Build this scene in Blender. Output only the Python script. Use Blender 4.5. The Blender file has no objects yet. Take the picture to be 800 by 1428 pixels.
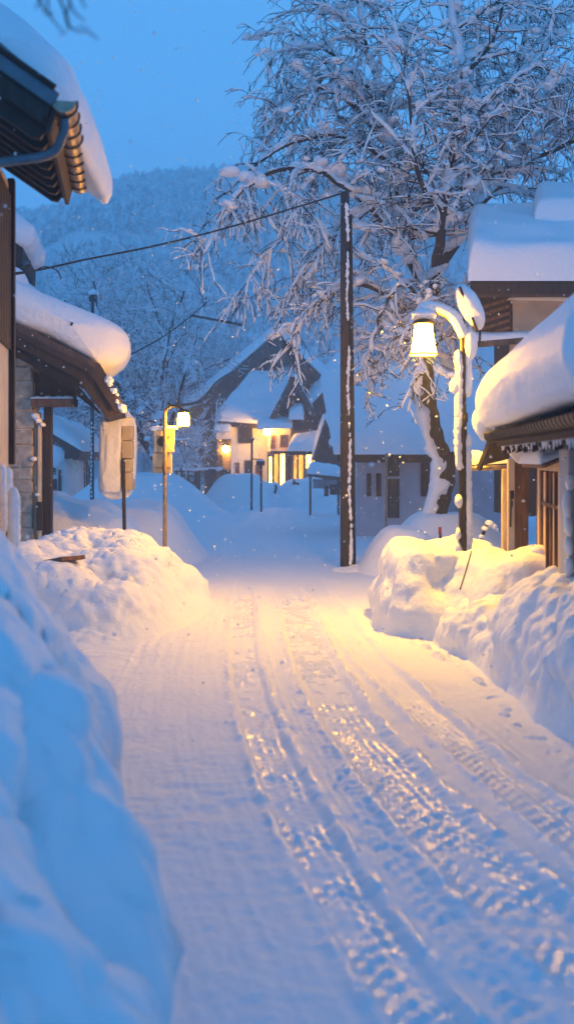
import bpy, math, random
import numpy as np
from mathutils import Vector, Matrix
R = math.radians
rnd = random.Random(11)
sc = bpy.context.scene
COL = sc.collection
F = 1400.0; CAMZ = 2.0
def P(px, py, d):                      # a photograph pixel at distance d -> metres
    return Vector(((px-400)/F*d, d, CAMZ+(640-py)/F*d))
# ------------------------------------------------------------------ noise (numpy)
_rs = np.random.RandomState(5)
_T2 = _rs.rand(256, 256); _T3 = _rs.rand(64, 64, 64); _J = _rs.rand(256, 256, 2)
def vnoise(x, y):
    xi = np.floor(x).astype(int); yi = np.floor(y).astype(int); fx = x-xi; fy = y-yi
    fx = fx*fx*fx*(fx*(fx*6-15)+10); fy = fy*fy*fy*(fy*(fy*6-15)+10)
    a = _T2[xi & 255, yi & 255]; b = _T2[(xi+1) & 255, yi & 255]
    c = _T2[xi & 255, (yi+1) & 255]; d = _T2[(xi+1) & 255, (yi+1) & 255]
    return (a*(1-fx)+b*fx)*(1-fy)+(c*(1-fx)+d*fx)*fy-.5
def fbm(x, y, o=4, g=.5):
    r = 0; a = 1
    for i in range(o):
        r = r+a*vnoise(x+17.3*i, y+9.1*i); x = x*2.03; y = y*2.03; a *= g
    return r
def n3(p):
    i = np.floor(p).astype(int); f = p-i; f = f*f*(3-2*f); r = 0
    for dx in (0, 1):
        for dy in (0, 1):
            for dz in (0, 1):
                w = (f[:, 0] if dx else 1-f[:, 0])*(f[:, 1] if dy else 1-f[:, 1])*(f[:, 2] if dz else 1-f[:, 2])
                r = r+w*_T3[(i[:, 0]+dx) & 63, (i[:, 1]+dy) & 63, (i[:, 2]+dz) & 63]
    return r-.5
def worley(x, y):                      # distance to nearest jittered point, and that cell's random number
    xi = np.floor(x).astype(int); yi = np.floor(y).astype(int)
    best = np.full(x.shape, 9.); cid = np.zeros(x.shape)
    for dx in (-1, 0, 1):
        for dy in (-1, 0, 1):
            j = _J[(xi+dx) & 255, (yi+dy) & 255]
            d = np.hypot(xi+dx+j[..., 0]-x, yi+dy+j[..., 1]-y)
            m = d < best; best = np.where(m, d, best)
            cid = np.where(m, _T2[(xi+dx+77) & 255, (yi+dy+31) & 255], cid)
    return best, cid
def sstep(a, b, x):
    t = np.clip((x-a)/(b-a), 0, 1); return t*t*(3-2*t)
# ------------------------------------------------------------------ materials
def mat(name, col, rough=.6, var=.0, scale=8., bump=0., bscale=30., bdist=.02, metal=0., spec=.5, stretch=(1, 1, 1), col2=None):
    m = bpy.data.materials.new(name); m.use_nodes = True
    nt = m.node_tree; b = nt.nodes['Principled BSDF']
    b.inputs['Base Color'].default_value = (*col, 1); b.inputs['Roughness'].default_value = rough
    b.inputs['Metallic'].default_value = metal; b.inputs['Specular IOR Level'].default_value = spec
    tc = nt.nodes.new('ShaderNodeTexCoord'); mp = nt.nodes.new('ShaderNodeMapping')
    mp.inputs['Scale'].default_value = stretch
    nt.links.new(tc.outputs['Object'], mp.inputs['Vector'])
    if var > 0 or col2:
        n = nt.nodes.new('ShaderNodeTexNoise'); n.inputs['Scale'].default_value = scale; n.inputs['Detail'].default_value = 6
        nt.links.new(mp.outputs['Vector'], n.inputs['Vector'])
        cr = nt.nodes.new('ShaderNodeValToRGB')
        c2 = col2 or tuple(min(1, c*(1+var)) for c in col); c1 = col if col2 else tuple(c*(1-var) for c in col)
        cr.color_ramp.elements[0].position = .35; cr.color_ramp.elements[1].position = .65
        cr.color_ramp.elements[0].color = (*c1, 1); cr.color_ramp.elements[1].color = (*c2, 1)
        nt.links.new(n.outputs['Fac'], cr.inputs['Fac']); nt.links.new(cr.outputs['Color'], b.inputs['Base Color'])
    if bump > 0:
        n2 = nt.nodes.new('ShaderNodeTexNoise'); n2.inputs['Scale'].default_value = bscale; n2.inputs['Detail'].default_value = 5
        nt.links.new(mp.outputs['Vector'], n2.inputs['Vector'])
        bp = nt.nodes.new('ShaderNodeBump'); bp.inputs['Strength'].default_value = bump; bp.inputs['Distance'].default_value = bdist
        nt.links.new(n2.outputs['Fac'], bp.inputs['Height']); nt.links.new(bp.outputs['Normal'], b.inputs['Normal'])
    return m
def emit(name, col, s):
    m = bpy.data.materials.new(name); m.use_nodes = True; nt = m.node_tree
    nt.nodes.remove(nt.nodes['Principled BSDF'])
    e = nt.nodes.new('ShaderNodeEmission'); e.inputs['Color'].default_value = (*col, 1); e.inputs['Strength'].default_value = s
    nt.links.new(e.outputs[0], nt.nodes['Material Output'].inputs['Surface']); return m
def emit_window(name, col, s):         # a lit window: curtains and furniture behind the pane break up the glow
    m = emit(name, col, s); nt = m.node_tree; e = [n for n in nt.nodes if n.type == 'EMISSION'][0]
    tc = nt.nodes.new('ShaderNodeTexCoord'); mp = nt.nodes.new('ShaderNodeMapping'); mp.inputs['Scale'].default_value = (3, 3, .7)
    n = nt.nodes.new('ShaderNodeTexNoise'); n.inputs['Scale'].default_value = 1.6
    cr = nt.nodes.new('ShaderNodeValToRGB'); cr.color_ramp.elements[0].position = .35; cr.color_ramp.elements[1].position = .62
    cr.color_ramp.elements[0].color = (*[c*.35 for c in col], 1); cr.color_ramp.elements[1].color = (*col, 1)
    nt.links.new(tc.outputs['Object'], mp.inputs[0]); nt.links.new(mp.outputs[0], n.inputs['Vector'])
    nt.links.new(n.outputs['Fac'], cr.inputs[0]); nt.links.new(cr.outputs[0], e.inputs['Color'])
    return m
M = dict(
 snow=mat('snow', (.86, .87, .89), .62, bump=.5, bscale=14, bdist=.035, spec=.3),
 farsnow=mat('distant_snow', (.84, .86, .89), .7, bump=.35, bscale=2.5, bdist=.12, spec=.2),
 bark=mat('bark', (.035, .025, .022), .9, .4, 14, .6, 25),
 twig=mat('twig', (.022, .016, .016), .9, spec=.1),
 frost=mat('frosted_twig', (.27, .26, .29), .9, spec=.1),
 hillwood=mat('snowy_forest', (.70, .74, .78), .95, col2=(.92, .94, .96), scale=1.3, spec=.05),
 darkwood=mat('dark_timber', (.024, .014, .010), .75, .5, 3, .5, 10, .01, stretch=(6, 6, 1)),
 brownwood=mat('brown_timber', (.15, .065, .028), .7, .45, 3, .5, 10, .01, stretch=(7, 7, 1)),
 rafter=mat('soffit_timber', (.032, .018, .012), .65, .4, 4, .3, 12, .006),
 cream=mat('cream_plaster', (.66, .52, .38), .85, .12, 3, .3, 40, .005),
 white=mat('white_plaster', (.78, .75, .73), .85, .12, 1.2, .3, 20, .01),
 lilac=mat('grey_plaster', (.42, .41, .46), .85, .15, 1.0, .3, 20, .01),
 timbergrey=mat('weathered_timber', (.085, .058, .048), .85, .4, 2, .4, 10, .02, stretch=(4, 4, 1)),
 iron=mat('dark_iron', (.03, .025, .022), .45, .3, 10, .2, 60, .003, metal=.6),
 zinc=mat('zinc_gutter', (.30, .24, .18), .42, .3, 12, .15, 40, .003, metal=.75),
 bluegutter=mat('blue_grey_metal', (.10, .14, .17), .5, .2, 8, metal=.4),
 glass=mat('dark_window_glass', (.02, .022, .03), .12, spec=.8),
 slate=mat('roof_sheet', (.05, .045, .045), .6, .3, 6, .2, 20),
 polewood=mat('utility_pole_wood', (.038, .030, .028), .85, .35, 4, .5, 12, .01, stretch=(6, 6, 1)),
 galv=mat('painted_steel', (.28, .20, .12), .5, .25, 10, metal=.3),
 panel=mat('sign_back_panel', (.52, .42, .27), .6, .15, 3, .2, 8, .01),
 cable=mat('black_cable', (.012, .012, .014), .6),
 red=mat('red_reflector', (.5, .03, .03), .4),
 bluegrey=mat('grey_blue_plaster', (.34, .36, .42), .85, .12, 2, .3, 30, .006),
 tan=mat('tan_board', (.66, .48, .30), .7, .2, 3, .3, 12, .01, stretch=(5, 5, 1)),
 beige=mat('beige_board', (.42, .33, .24), .8, .12, 2, .2, 12, .01),
 lamp=emit('street_lantern_glow', (1.0, .44, .012), 420), mouth=emit('lantern_mouth_glow', (1.0, .50, .002), 900), mouth2=emit('small_lantern_mouth_glow', (1.0, .46, .002), 620),
 lamp2=emit('small_lantern_glow', (1.0, .43, .012), 420),
 houselamp=emit('house_lamp_glow', (1.0, .46, .03), 190),
 amber=emit('amber_glass', (1.0, .42, .02), 2.2),
 coldlamp=emit('cold_lamp_glow', (.75, .88, 1.0), 18),
 window=emit_window('lit_window', (1.0, .42, .05), 2.6),
 window2=emit_window('bright_lit_window', (1.0, .52, .06), 26.0),
)
# stone pillar: blocks with joints
def stone_mat():
    m = mat('rough_stone', (.30, .25, .20), .9); nt = m.node_tree; b = nt.nodes['Principled BSDF']
    tc = nt.nodes.new('ShaderNodeTexCoord')
    n = nt.nodes.new('ShaderNodeTexNoise'); n.inputs['Scale'].default_value = 9; n.inputs['Detail'].default_value = 8
    nt.links.new(tc.outputs['Object'], n.inputs['Vector'])
    cr = nt.nodes.new('ShaderNodeValToRGB'); cr.color_ramp.elements[0].color = (.26, .20, .15, 1); cr.color_ramp.elements[1].color = (.56, .46, .36, 1)
    cr.color_ramp.elements[0].position = .3; cr.color_ramp.elements[1].position = .7
    nt.links.new(n.outputs['Fac'], cr.inputs[0]); nt.links.new(cr.outputs[0], b.inputs['Base Color'])
    bp = nt.nodes.new('ShaderNodeBump'); bp.inputs['Strength'].default_value = .8; bp.inputs['Distance'].default_value = .03
    nt.links.new(n.outputs['Fac'], bp.inputs['Height']); nt.links.new(bp.outputs[0], b.inputs['Normal']); return m
M['stone'] = stone_mat()
def road_mat():
    m = mat('packed_snow_road', (.85, .86, .88), .6, spec=.5); nt = m.node_tree; b = nt.nodes['Principled BSDF']
    at = nt.nodes.new('ShaderNodeAttribute'); at.attribute_name = 'icy'
    mr = nt.nodes.new('ShaderNodeMapRange'); mr.inputs['To Min'].default_value = .62; mr.inputs['To Max'].default_value = .22
    m2_ = nt.nodes.new('ShaderNodeMapRange'); m2_.inputs['To Min'].default_value = .4; m2_.inputs['To Max'].default_value = 1.0
    nt.links.new(at.outputs['Fac'], m2_.inputs['Value']); nt.links.new(m2_.outputs[0], b.inputs['Specular IOR Level'])
    nt.links.new(at.outputs['Fac'], mr.inputs['Value']); nt.links.new(mr.outputs[0], b.inputs['Roughness'])
    tc = nt.nodes.new('ShaderNodeTexCoord')
    n = nt.nodes.new('ShaderNodeTexNoise'); n.inputs['Scale'].default_value = 22; n.inputs['Detail'].default_value = 7
    nt.links.new(tc.outputs['Object'], n.inputs['Vector'])
    bp = nt.nodes.new('ShaderNodeBump'); bp.inputs['Strength'].default_value = .42; bp.inputs['Distance'].default_value = .02
    nt.links.new(n.outputs['Fac'], bp.inputs['Height']); nt.links.new(bp.outputs[0], b.inputs['Normal']); return m
M['road'] = road_mat()
# ------------------------------------------------------------------ object helpers
def tag(o, label=None, cat=None, group=None, kind=None):
    if label: o['label'] = label
    if cat: o['category'] = cat
    if group: o['group'] = group
    if kind: o['kind'] = kind
    return o
def thing(name, loc, label, cat, group=None):
    o = bpy.data.objects.new(name, None); COL.objects.link(o); o.location = loc; o.empty_display_size = .2
    return tag(o, label, cat, group)
def link_mesh(name, me, m, parent=None, smooth=False):
    me.materials.append(m)
    if smooth: me.polygons.foreach_set('use_smooth', [True]*len(me.polygons))
    o = bpy.data.objects.new(name, me); COL.objects.link(o)
    if parent is not None:
        o.parent = parent
        w = Vector((0, 0, 0)); q = parent
        while q is not None: w += q.location; q = q.parent
        o.location = -w                # geometry is written in world metres
    return o
class MB:
    def __init__(s): s.v = []; s.f = []
    def add(s, v, f):
        n = len(s.v); s.v += [tuple(p) for p in v]; s.f += [tuple(i+n for i in q) for q in f]; return s
    def box(s, a, b):                  # two corners
        x0, y0, z0 = a; x1, y1, z1 = b
        return s.add([(x0, y0, z0), (x1, y0, z0), (x1, y1, z0), (x0, y1, z0), (x0, y0, z1), (x1, y0, z1), (x1, y1, z1), (x0, y1, z1)],
              [(3, 2, 1, 0), (4, 5, 6, 7), (0, 1, 5, 4), (1, 2, 6, 5), (2, 3, 7, 6), (3, 0, 4, 7)])
    def prism(s, pts, ext):            # polygon pushed along a vector
        n = len(pts); e = Vector(ext); a = [Vector(p) for p in pts]; b = [p+e for p in a]
        return s.add(a+b, [tuple(range(n-1, -1, -1)), tuple(range(n, 2*n))]+[(i, (i+1) % n, n+(i+1) % n, n+i) for i in range(n)])
    def bar(s, a, b, w, h, up=(0, 0, 1)):
        a = Vector(a); b = Vector(b); t = (b-a).normalized(); u = Vector(up); x = t.cross(u)
        if x.length < 1e-4: x = t.cross(Vector((1, 0, 0)))
        x.normalize(); y = x.cross(t); x *= w/2; y *= h/2
        return s.add([a-x-y, a+x-y, a+x+y, a-x+y, b-x-y, b+x-y, b+x+y, b-x+y],
              [(3, 2, 1, 0), (4, 5, 6, 7), (0, 1, 5, 4), (1, 2, 6, 5), (2, 3, 7, 6), (3, 0, 4, 7)])
    def tube(s, pts, rad, n=6, cap=True):
        pts = [Vector(p) for p in pts]; k = len(pts); V = []; Fc = []
        if not isinstance(rad, (list, tuple)): rad = [rad]*k
        t0 = (pts[1]-pts[0]).normalized(); ref = Vector((0, 0, 1)) if abs(t0.z) < .9 else Vector((1, 0, 0))
        for i, p in enumerate(pts):
            t = (pts[min(i+1, k-1)]-pts[max(i-1, 0)])
            t = t.normalized() if t.length > 1e-9 else t0
            x = ref-t*ref.dot(t)
            if x.length < 1e-3: x = t.orthogonal()
            x.normalize(); ref = x; y = t.cross(x)
            for j in range(n):
                a = 2*math.pi*j/n; V.append(p+(x*math.cos(a)+y*math.sin(a))*rad[i])
        for i in range(k-1):
            for j in range(n):
                Fc.append((i*n+j, i*n+(j+1) % n, (i+1)*n+(j+1) % n, (i+1)*n+j))
        if cap: Fc.append(tuple(range(n-1, -1, -1))); Fc.append(tuple((k-1)*n+j for j in range(n)))
        return s.add(V, Fc)
    def lathe(s, c, prof, n=16):       # [(r, z)]
        c = Vector(c); V = []; Fc = []
        for r, z in prof:
            for j in range(n):
                a = 2*math.pi*j/n; V.append(c+Vector((r*math.cos(a), r*math.sin(a), z)))
        for i in range(len(prof)-1):
            for j in range(n): Fc.append((i*n+j, i*n+(j+1) % n, (i+1)*n+(j+1) % n, (i+1)*n+j))
        Fc.append(tuple(range(n-1, -1, -1))); Fc.append(tuple((len(prof)-1)*n+j for j in range(n)))
        return s.add(V, Fc)
    def build(s, name, m, parent=None, smooth=False, bevel=0):
        me = bpy.data.meshes.new(name); me.from_pydata(s.v, [], s.f); me.update()
        o = link_mesh(name, me, m, parent, smooth)
        if bevel:
            b = o.modifiers.new('bevel', 'BEVEL'); b.width = bevel; b.segments = 2; b.limit_method = 'ANGLE'
        return o
def np_mesh(name, V, Q, m, parent=None, smooth=True, attr=None):
    me = bpy.data.meshes.new(name); V = np.asarray(V, dtype=np.float32); Q = np.asarray(Q, dtype=np.int32); k = Q.shape[1]
    me.vertices.add(len(V)); me.vertices.foreach_set('co', V.ravel())
    me.loops.add(Q.size); me.loops.foreach_set('vertex_index', Q.ravel())
    me.polygons.add(len(Q)); me.polygons.foreach_set('loop_start', np.arange(0, Q.size, k, dtype=np.int32))
    me.update(calc_edges=True)
    if attr is not None:
        a = me.attributes.new(attr[0], 'FLOAT', 'POINT'); a.data.foreach_set('value', np.asarray(attr[1], dtype=np.float32))
    return link_mesh(name, me, m, parent, smooth)
def grid_faces(nx, ny):
    i = np.arange(nx-1)[:, None]*ny+np.arange(ny-1)[None, :]
    return np.stack([i, i+ny, i+ny+1, i+1], -1).reshape(-1, 4)
def field(name, x0, x1, y0, y1, step, hf, m, parent=None, floor=-.12, attr=None):
    xs = np.arange(x0, x1+step*.5, step); ys = np.arange(y0, y1+step*.5, step)
    X, Y = np.meshgrid(xs, ys, indexing='ij'); Z = hf(X, Y)
    Q = grid_faces(len(xs), len(ys)); zq = Z.ravel()[Q].max(1); Q = Q[zq > floor]
    return np_mesh(name, np.stack([X, Y, Z], -1).reshape(-1, 3), Q, m, parent, True, attr)
def worley3(p):
    i = np.floor(p).astype(int); best = np.full(len(p), 9.); 
    for dx in (-1, 0, 1):
        for dy in (-1, 0, 1):
            for dz in (-1, 0, 1):
                a = (i[:, 0]+dx) & 63; b = (i[:, 1]+dy) & 63; c = (i[:, 2]+dz) & 63
                q = np.stack([i[:, 0]+dx+_T3[a, b, c], i[:, 1]+dy+_T3[b, c, a], i[:, 2]+dz+_T3[c, a, b]], -1)
                best = np.minimum(best, np.linalg.norm(q-p, axis=1))
    return best
def roughen(o, layers, keep=.0):
    """push vertices along their normals by 3-D noise, so that steep faces get round lumps and not streaks"""
    me = o.data; n = len(me.vertices); co = np.empty(n*3, np.float32); me.vertices.foreach_get('co', co); co = co.reshape(-1, 3).astype(float)
    for kind, size, amp in layers:
        me.vertices.foreach_set('co', co.astype(np.float32).ravel()); me.update()
        nn = np.empty(n*3, np.float32); me.vertex_normals.foreach_get('vector', nn); nn = nn.reshape(-1, 3)
        f = np.clip(co[:, 2]/.25, 0, 1)
        if kind == 'lump': h = np.sqrt(np.clip(1-(worley3(co/size)/.95)**2, 0, 1))-.45
        elif kind == 'chunk': h = .55-worley3(co/size)
        else: h = 2*n3(co/size)
        co = co+nn*(h*amp*f)[:, None]
    me.vertices.foreach_set('co', co.astype(np.float32).ravel()); me.update(); return o
def catmull(pts, n):
    pts = [np.array(p, float) for p in pts]; out = []
    for i in range(len(pts)-1):
        p0 = pts[max(i-1, 0)]; p1 = pts[i]; p2 = pts[i+1]; p3 = pts[min(i+2, len(pts)-1)]
        for k in range(n):
            t = k/n
            out.append(.5*((2*p1)+(-p0+p2)*t+(2*p0-5*p1+4*p2-p3)*t*t+(-p0+3*p1-3*p2+p3)*t**3))
    out.append(pts[-1]); return out
def swept_snow(name, o, u, v, prof, length, parent, r0=.3, r1=.3, amp=.05, nscale=2., per=6, step=.06, m=None, wob=None, anchor=None):
    """snow lying on a roof: a closed profile [(along u, up)] swept along v, ends rounded"""
    pr = catmull(prof, per); pr = np.array(pr); o = np.array(o); u = np.array(u); v = np.array(v)
    nr = max(8, int(length/step)); V = []; ts = np.linspace(0, 1, nr+1)*length
    # finer at the ends
    c = pr.mean(0) if anchor is None else np.array(anchor)
    for t in ts:
        s = 1.
        if t < r0: s = math.sqrt(max(1e-4, 1-(1-t/r0)**2))
        if length-t < r1: s = min(s, math.sqrt(max(1e-4, 1-(1-(length-t)/r1)**2)))
        q = c+(pr-c)*s
        if wob is not None: q = wob(q, t/length)
        V.append(o+q[:, :1]*u+v*t+q[:, 1:]*np.array((0, 0, 1)))
    k = len(pr); V = np.concatenate(V)
    # displacement along the approximate normal
    cen = np.repeat(V.reshape(nr+1, k, 3).mean(1), k, 0); d = V-cen; d /= np.linalg.norm(d, axis=1)[:, None]+1e-6
    nz = n3(V*nscale)+.5*n3(V*nscale*2.1+7)+.25*n3(V*nscale*4.3+3)
    st_ = n3(V*np.array((.5, .5, 9.))+np.array((0, 0, 4.)))+.6*n3(V*np.array((1.2, 1.2, 22.)))
    V = V+d*(nz*amp*2+st_*.042*np.clip(1.2-np.abs(d[:, 2])*1.3, 0, 1)+n3(V*14)*.010)[:, None]
    Q = []
    for i in range(nr):
        for j in range(k): Q.append((i*k+j, i*k+(j+1) % k, (i+1)*k+(j+1) % k, (i+1)*k+j))
    return np_mesh(name, V, Q, m or M['snow'], parent)
def pillow(name, c4, T, parent, over=.1, n=28, amp=.06, nscale=1.2, m=None, p=8, base=0.01):
    """snow on a quad (eave left, eave right, top right, top left), T thick"""
    a, b, c, d = [np.array(q, float) for q in c4]
    s = (1-np.cos(np.linspace(0, math.pi, n+1)))/2
    S, U = np.meshgrid(s, s, indexing='ij'); S1 = S; U1 = U
    w = np.linalg.norm(b-a); h = np.linalg.norm(d-a); ov = over/w; oh = over/h
    S1 = S*(1+2*ov)-ov; U1 = U*(1+2*oh)-oh
    B = (a*(1-S1[..., None])+b*S1[..., None])*(1-U1[..., None])+(d*(1-S1[..., None])+c*S1[..., None])*U1[..., None]
    e = np.sqrt(np.clip(1-np.abs(2*S-1)**p, 0, 1))*np.sqrt(np.clip(1-np.abs(2*U-1)**p, 0, 1))
    top = B.copy(); bot = B.copy()
    q = B.reshape(-1, 3); nz = (n3(q*nscale)+.5*n3(q*nscale*2.3+5)).reshape(S.shape)
    top[..., 2] += T*e*(1+nz*.35)+e*nz*amp*2+base; bot[..., 2] += base-.12*T*e*over
    N = n+1; V = np.concatenate([top.reshape(-1, 3), bot.reshape(-1, 3)])
    Q = grid_faces(N, N); Q2 = Q[:, ::-1]+N*N
    return np_mesh(name, V, np.concatenate([Q, Q2]), m or M['snow'], parent)
def slab(c4, t):
    mb = MB(); a = [Vector(q) for q in c4]; return mb.prism(a, (0, 0, -t))
_ico = {}
def ico(sub):
    if sub not in _ico:
        import bmesh
        bm = bmesh.new(); bmesh.ops.create_icosphere(bm, subdivisions=sub, radius=1)
        bm.verts.ensure_lookup_table()
        _ico[sub] = (np.array([v.co[:] for v in bm.verts]), np.array([[v.index for v in f.verts] for f in bm.faces])); bm.free()
    return _ico[sub]
class Blobs:                            # many lumps gathered into one mesh of one part
    def __init__(s): s.V = []; s.Q = []; s.n = 0
    def add(s, c, ax, sub=1, amp=.25, ns=1.3):
        """ax: 3x3 rows = semi-axes"""
        v, q = ico(sub); w = v*(1+amp*2*n3(v*ns+np.array(c)*3.1))[:, None]
        s.V.append(w@np.array(ax)+np.array(c)); s.Q.append(q+s.n); s.n += len(v)
    def build(s, name, m, parent): return np_mesh(name, np.concatenate(s.V), np.concatenate(s.Q), m, parent)
def lump(name, c, r, parent=None, sub=4, amp=.2, ns=1.6, m=None):
    b = Blobs(); b.add(c, np.diag(r), sub, amp, ns); return b.build(name, m or M['snow'], parent)
# ------------------------------------------------------------------ the setting: ground, road, banks
def trackpoly(pts): 
    ys = [p[0] for p in pts]; xs = [p[1] for p in pts]; return np.poly1d(np.polyfit(ys, xs, 3))
TL = trackpoly([(3.6, .52), (4.4, .31), (5.3, .11), (6.8, -.1), (9.7, -.38), (14, -.62), (17, -.72)])
TR = trackpoly([(3.6, 1.33), (4.06, 1.16), (4.75, 1.0), (5.5, .80), (6.7, .58), (9.7, .33), (14, .08), (17, -.02)])
TQ = trackpoly([(4.2, 1.78), (5.28, 1.51), (6.5, 1.30), (7.8, 1.12), (9, .98), (14, .56), (17, .42)])
def road_h(X, Y, icy=False):
    near = 1-sstep(13.5, 17.5, Y)
    z = .035*fbm(X*.7+3, Y*.45, 3)+.02*vnoise(X*2.2, Y*2.2)
    ic = np.zeros_like(X)
    for tr, w, dep, k in ((TL, .145, .024, 0.), (TR, .215, .028, 3.), (TQ, .16, .022, 7.), (lambda y: TL(y)+.36, .09, .006, 11.)):
        dx = X-tr(Y)-.012*fbm(Y*2+k, Y*0+k, 2); a = np.abs(dx)/w
        inside = 1-sstep(.75, 1.08, a); ridge = np.exp(-((a-1.22)/.24)**2)
        brk = .35+.9*sstep(-.30, .35, fbm(X*6.1+Y*1.7+k, Y*4.3-X*1.1+k, 4)+.35*fbm(X*21+k, Y*19, 2))
        lug = np.sin(2*math.pi*(Y/.105+np.abs(dx)*11+.5*vnoise(X*6, Y*3)))
        lug2 = np.sin(2*math.pi*(dx/.062))
        z = z+near*(1-.35*sstep(9, 11, Y))*(-dep*inside+1.0*dep*ridge*brk+inside*brk*(1-.85*sstep(6.5, 9.5, Y))*(.0075*lug+.0055*lug2)+inside*.005*fbm(X*24+k, Y*15, 2)+ridge*.010*fbm(X*19+k, Y*13+k, 3))
        ic = np.maximum(ic, (.5 if k == 7. else 1.)*near*np.maximum(inside, ridge*.9)*sstep(.3, .9, brk)*np.minimum(1, dep/.024))
    # fine lengthwise streaks left by ploughing, washboard dents on the shoulders
    xi = X-TR(Y)
    z = z+near*(.004+.007*sstep(8, 11, Y))*vnoise(xi*16, Y*.9)+near*.005*vnoise(xi*34, Y*1.6)
    dent = np.clip(fbm(X*5.5+9, Y*7.5+2, 3)-.02, 0, 1); z = z-near*(.018*dent+.022*np.clip(fbm(X*2.6+4, Y*6.2, 3), 0, 1))*(.45+.55*sstep(-.1, .2, fbm(X*.8+2, Y*.7, 2)))
    z = z+.006*fbm(X*18, Y*18, 2)
    # feather the sheet's rim under the ground sheet
    rim = np.minimum(np.minimum(X+3.6, 4.2-X), np.minimum(Y-1.2, 23.5-Y))
    z = z-.10*(1-sstep(0, .5, rim))
    return (z, np.clip(ic, 0, 1)) if icy else z
xs = np.concatenate([np.arange(-3.6, -1.6, .05), np.arange(-1.6, 2.4, .013), np.arange(2.4, 4.21, .05)])
ys = np.concatenate([np.arange(1.2, 12.5, .018), np.arange(12.5, 16.5, .03), np.arange(16.5, 23.51, .06)])
X, Y = np.meshgrid(xs, ys, indexing='ij'); Z, IC = road_h(X, Y, True)
o = np_mesh('road', np.stack([X, Y, Z], -1).reshape(-1, 3), grid_faces(len(xs), len(ys)), M['road'], attr=('icy', IC.ravel()))
tag(o, 'snow packed village road with curving tyre tracks', 'road', kind='structure')
def ground_h(X, Y):
    r = np.hypot(X, Y-10)
    z = -.055+.25*sstep(24, 60, Y)*(fbm(X*.12, Y*.12, 4))+.03*fbm(X*.8, Y*.8, 3)*sstep(20, 26, Y)
    z = z+.5*sstep(75, 100, Y)
    return z
gx = np.concatenate([np.linspace(-230, -40, 40), np.linspace(-39, 39, 200), np.linspace(40, 230, 40)])
gy = np.concatenate([np.linspace(-40, 0, 12), np.linspace(.5, 90, 240), np.linspace(92, 250, 60)])
X, Y = np.meshgrid(gx, gy, indexing='ij')
tag(np_mesh('ground', np.stack([X, Y, ground_h(X, Y)], -1).reshape(-1, 3), grid_faces(len(gx), len(gy)), M['snow']), 'smooth snow covering the village ground', 'ground', kind='structure')

def dome(cx, cy, rx, ry, H, p=2.2, rot=0., fl=.3):
    def f(X, Y):
        c, s = math.cos(rot), math.sin(rot); dx = (X-cx)*c+(Y-cy)*s; dy = -(X-cx)*s+(Y-cy)*c
        rr = (np.abs(dx/rx)**p+np.abs(dy/ry)**p)**(1/p)
        return H*(1-sstep(fl, 1.06, rr))-.16*sstep(.9, 1.15, rr)-.02
    return f
def lumps(X, Y, s, a, sharp=.55):
    d, c = worley(X/s, Y/s); return a*(np.sqrt(np.clip(1-(d/.85)**2, 0, 1))-.5)*(.4+c)
def bank(name, label, box, step, hf, cat='snow bank'):
    return tag(field(name, *box, step, hf, M['snow']), label, cat)
# near left bank, out of focus
LX = ([1.0, 2.5, 3.5, 5.2, 6.8, 8.2, 9.2, 10.0, 10.8], [.10, -.22, -.46, -.90, -1.54, -2.0, -2.35, -2.75, -3.4])
LH = ([1, 3, 5, 6.2, 7.4, 8.6, 9.6, 10.5], [1.6, 1.68, 1.68, 1.45, 1.14, .82, .48, .15])
def h_left(X, Y):
    s = np.interp(Y, *LX)+.26*fbm(X*.8+3, Y*.9+4, 2)-X
    H = np.interp(Y, [1, 3, 4.5, 5.5, 6.5, 7.5, 8.6, 9.6, 10.5], [1.3, 1.36, 1.46, 1.58, 1.58, 1.34, .94, .5, .15])
    w = np.interp(Y, [1, 3.5, 5, 6.5, 8.5, 10], [1.5, 1.35, 1.1, .85, .62, .6])
    t = np.clip(s/w, 0, 9)
    z = H*(1-np.exp(-2.4*t**1.15))/(1-math.exp(-2.4))
    z = z+sstep(0, .3, s)*(.18*fbm(X*.9+8, Y*.8, 2)+.20*np.clip(lumps(X+.2*fbm(X*2, Y*2, 2), Y*1.05+.2*X, .62, 1.), -.3, 1))
    return np.where(s > 0, z+.05, np.maximum(s*.9, .17*np.exp(-(s/.22)**2)-.12))-.03
tag(roughen(field('snow_bank', -4.6, .4, .9, 11., .025, h_left, M['snow']), [('noise', .6, .20), ('lump', .42, .17), ('lump', .2, .07), ('chunk', .15, .04), ('noise', .08, .02)]), 'tall soft blue snow bank nearest the camera, in front of the dark timber house', 'snow bank')
def h_pile_l(X, Y):
    z = dome(-2.40, 12.9, 1.38, 2.0, .72, 3.2, -.12, .52)(X, Y); m = sstep(.05, .5, z)
    z = z+m*.12*fbm(X*1.2, Y*1.2+3, 2)+.02*fbm(X*11, Y*11, 2)*m
    # crumbled foot
    foot = np.exp(-((X+2.25)/.55)**2-((Y-10.95)/.45)**2); z = np.maximum(z, .14*foot-.05+foot*lumps(X, Y, .16, .10))
    return z
tag(roughen(field('snow_bank', -4.3, -.7, 9.9, 15.8, .025, h_pile_l, M['snow']), [('noise', .7, .26), ('lump', .6, .18), ('lump', .27, .08), ('chunk', .16, .045), ('noise', .07, .012)]), 'lamp lit yellow snow pile with crumbled foot under the small signpost lamp', 'snow bank')
def h_m1(X, Y):
    z = dome(1.98, 12.35, .93, 1.25, .90, 3., 0, .6)(X, Y); m = sstep(.05, .4, z)
    return z+m*.06*fbm(X*2, Y*2, 3)
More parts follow.
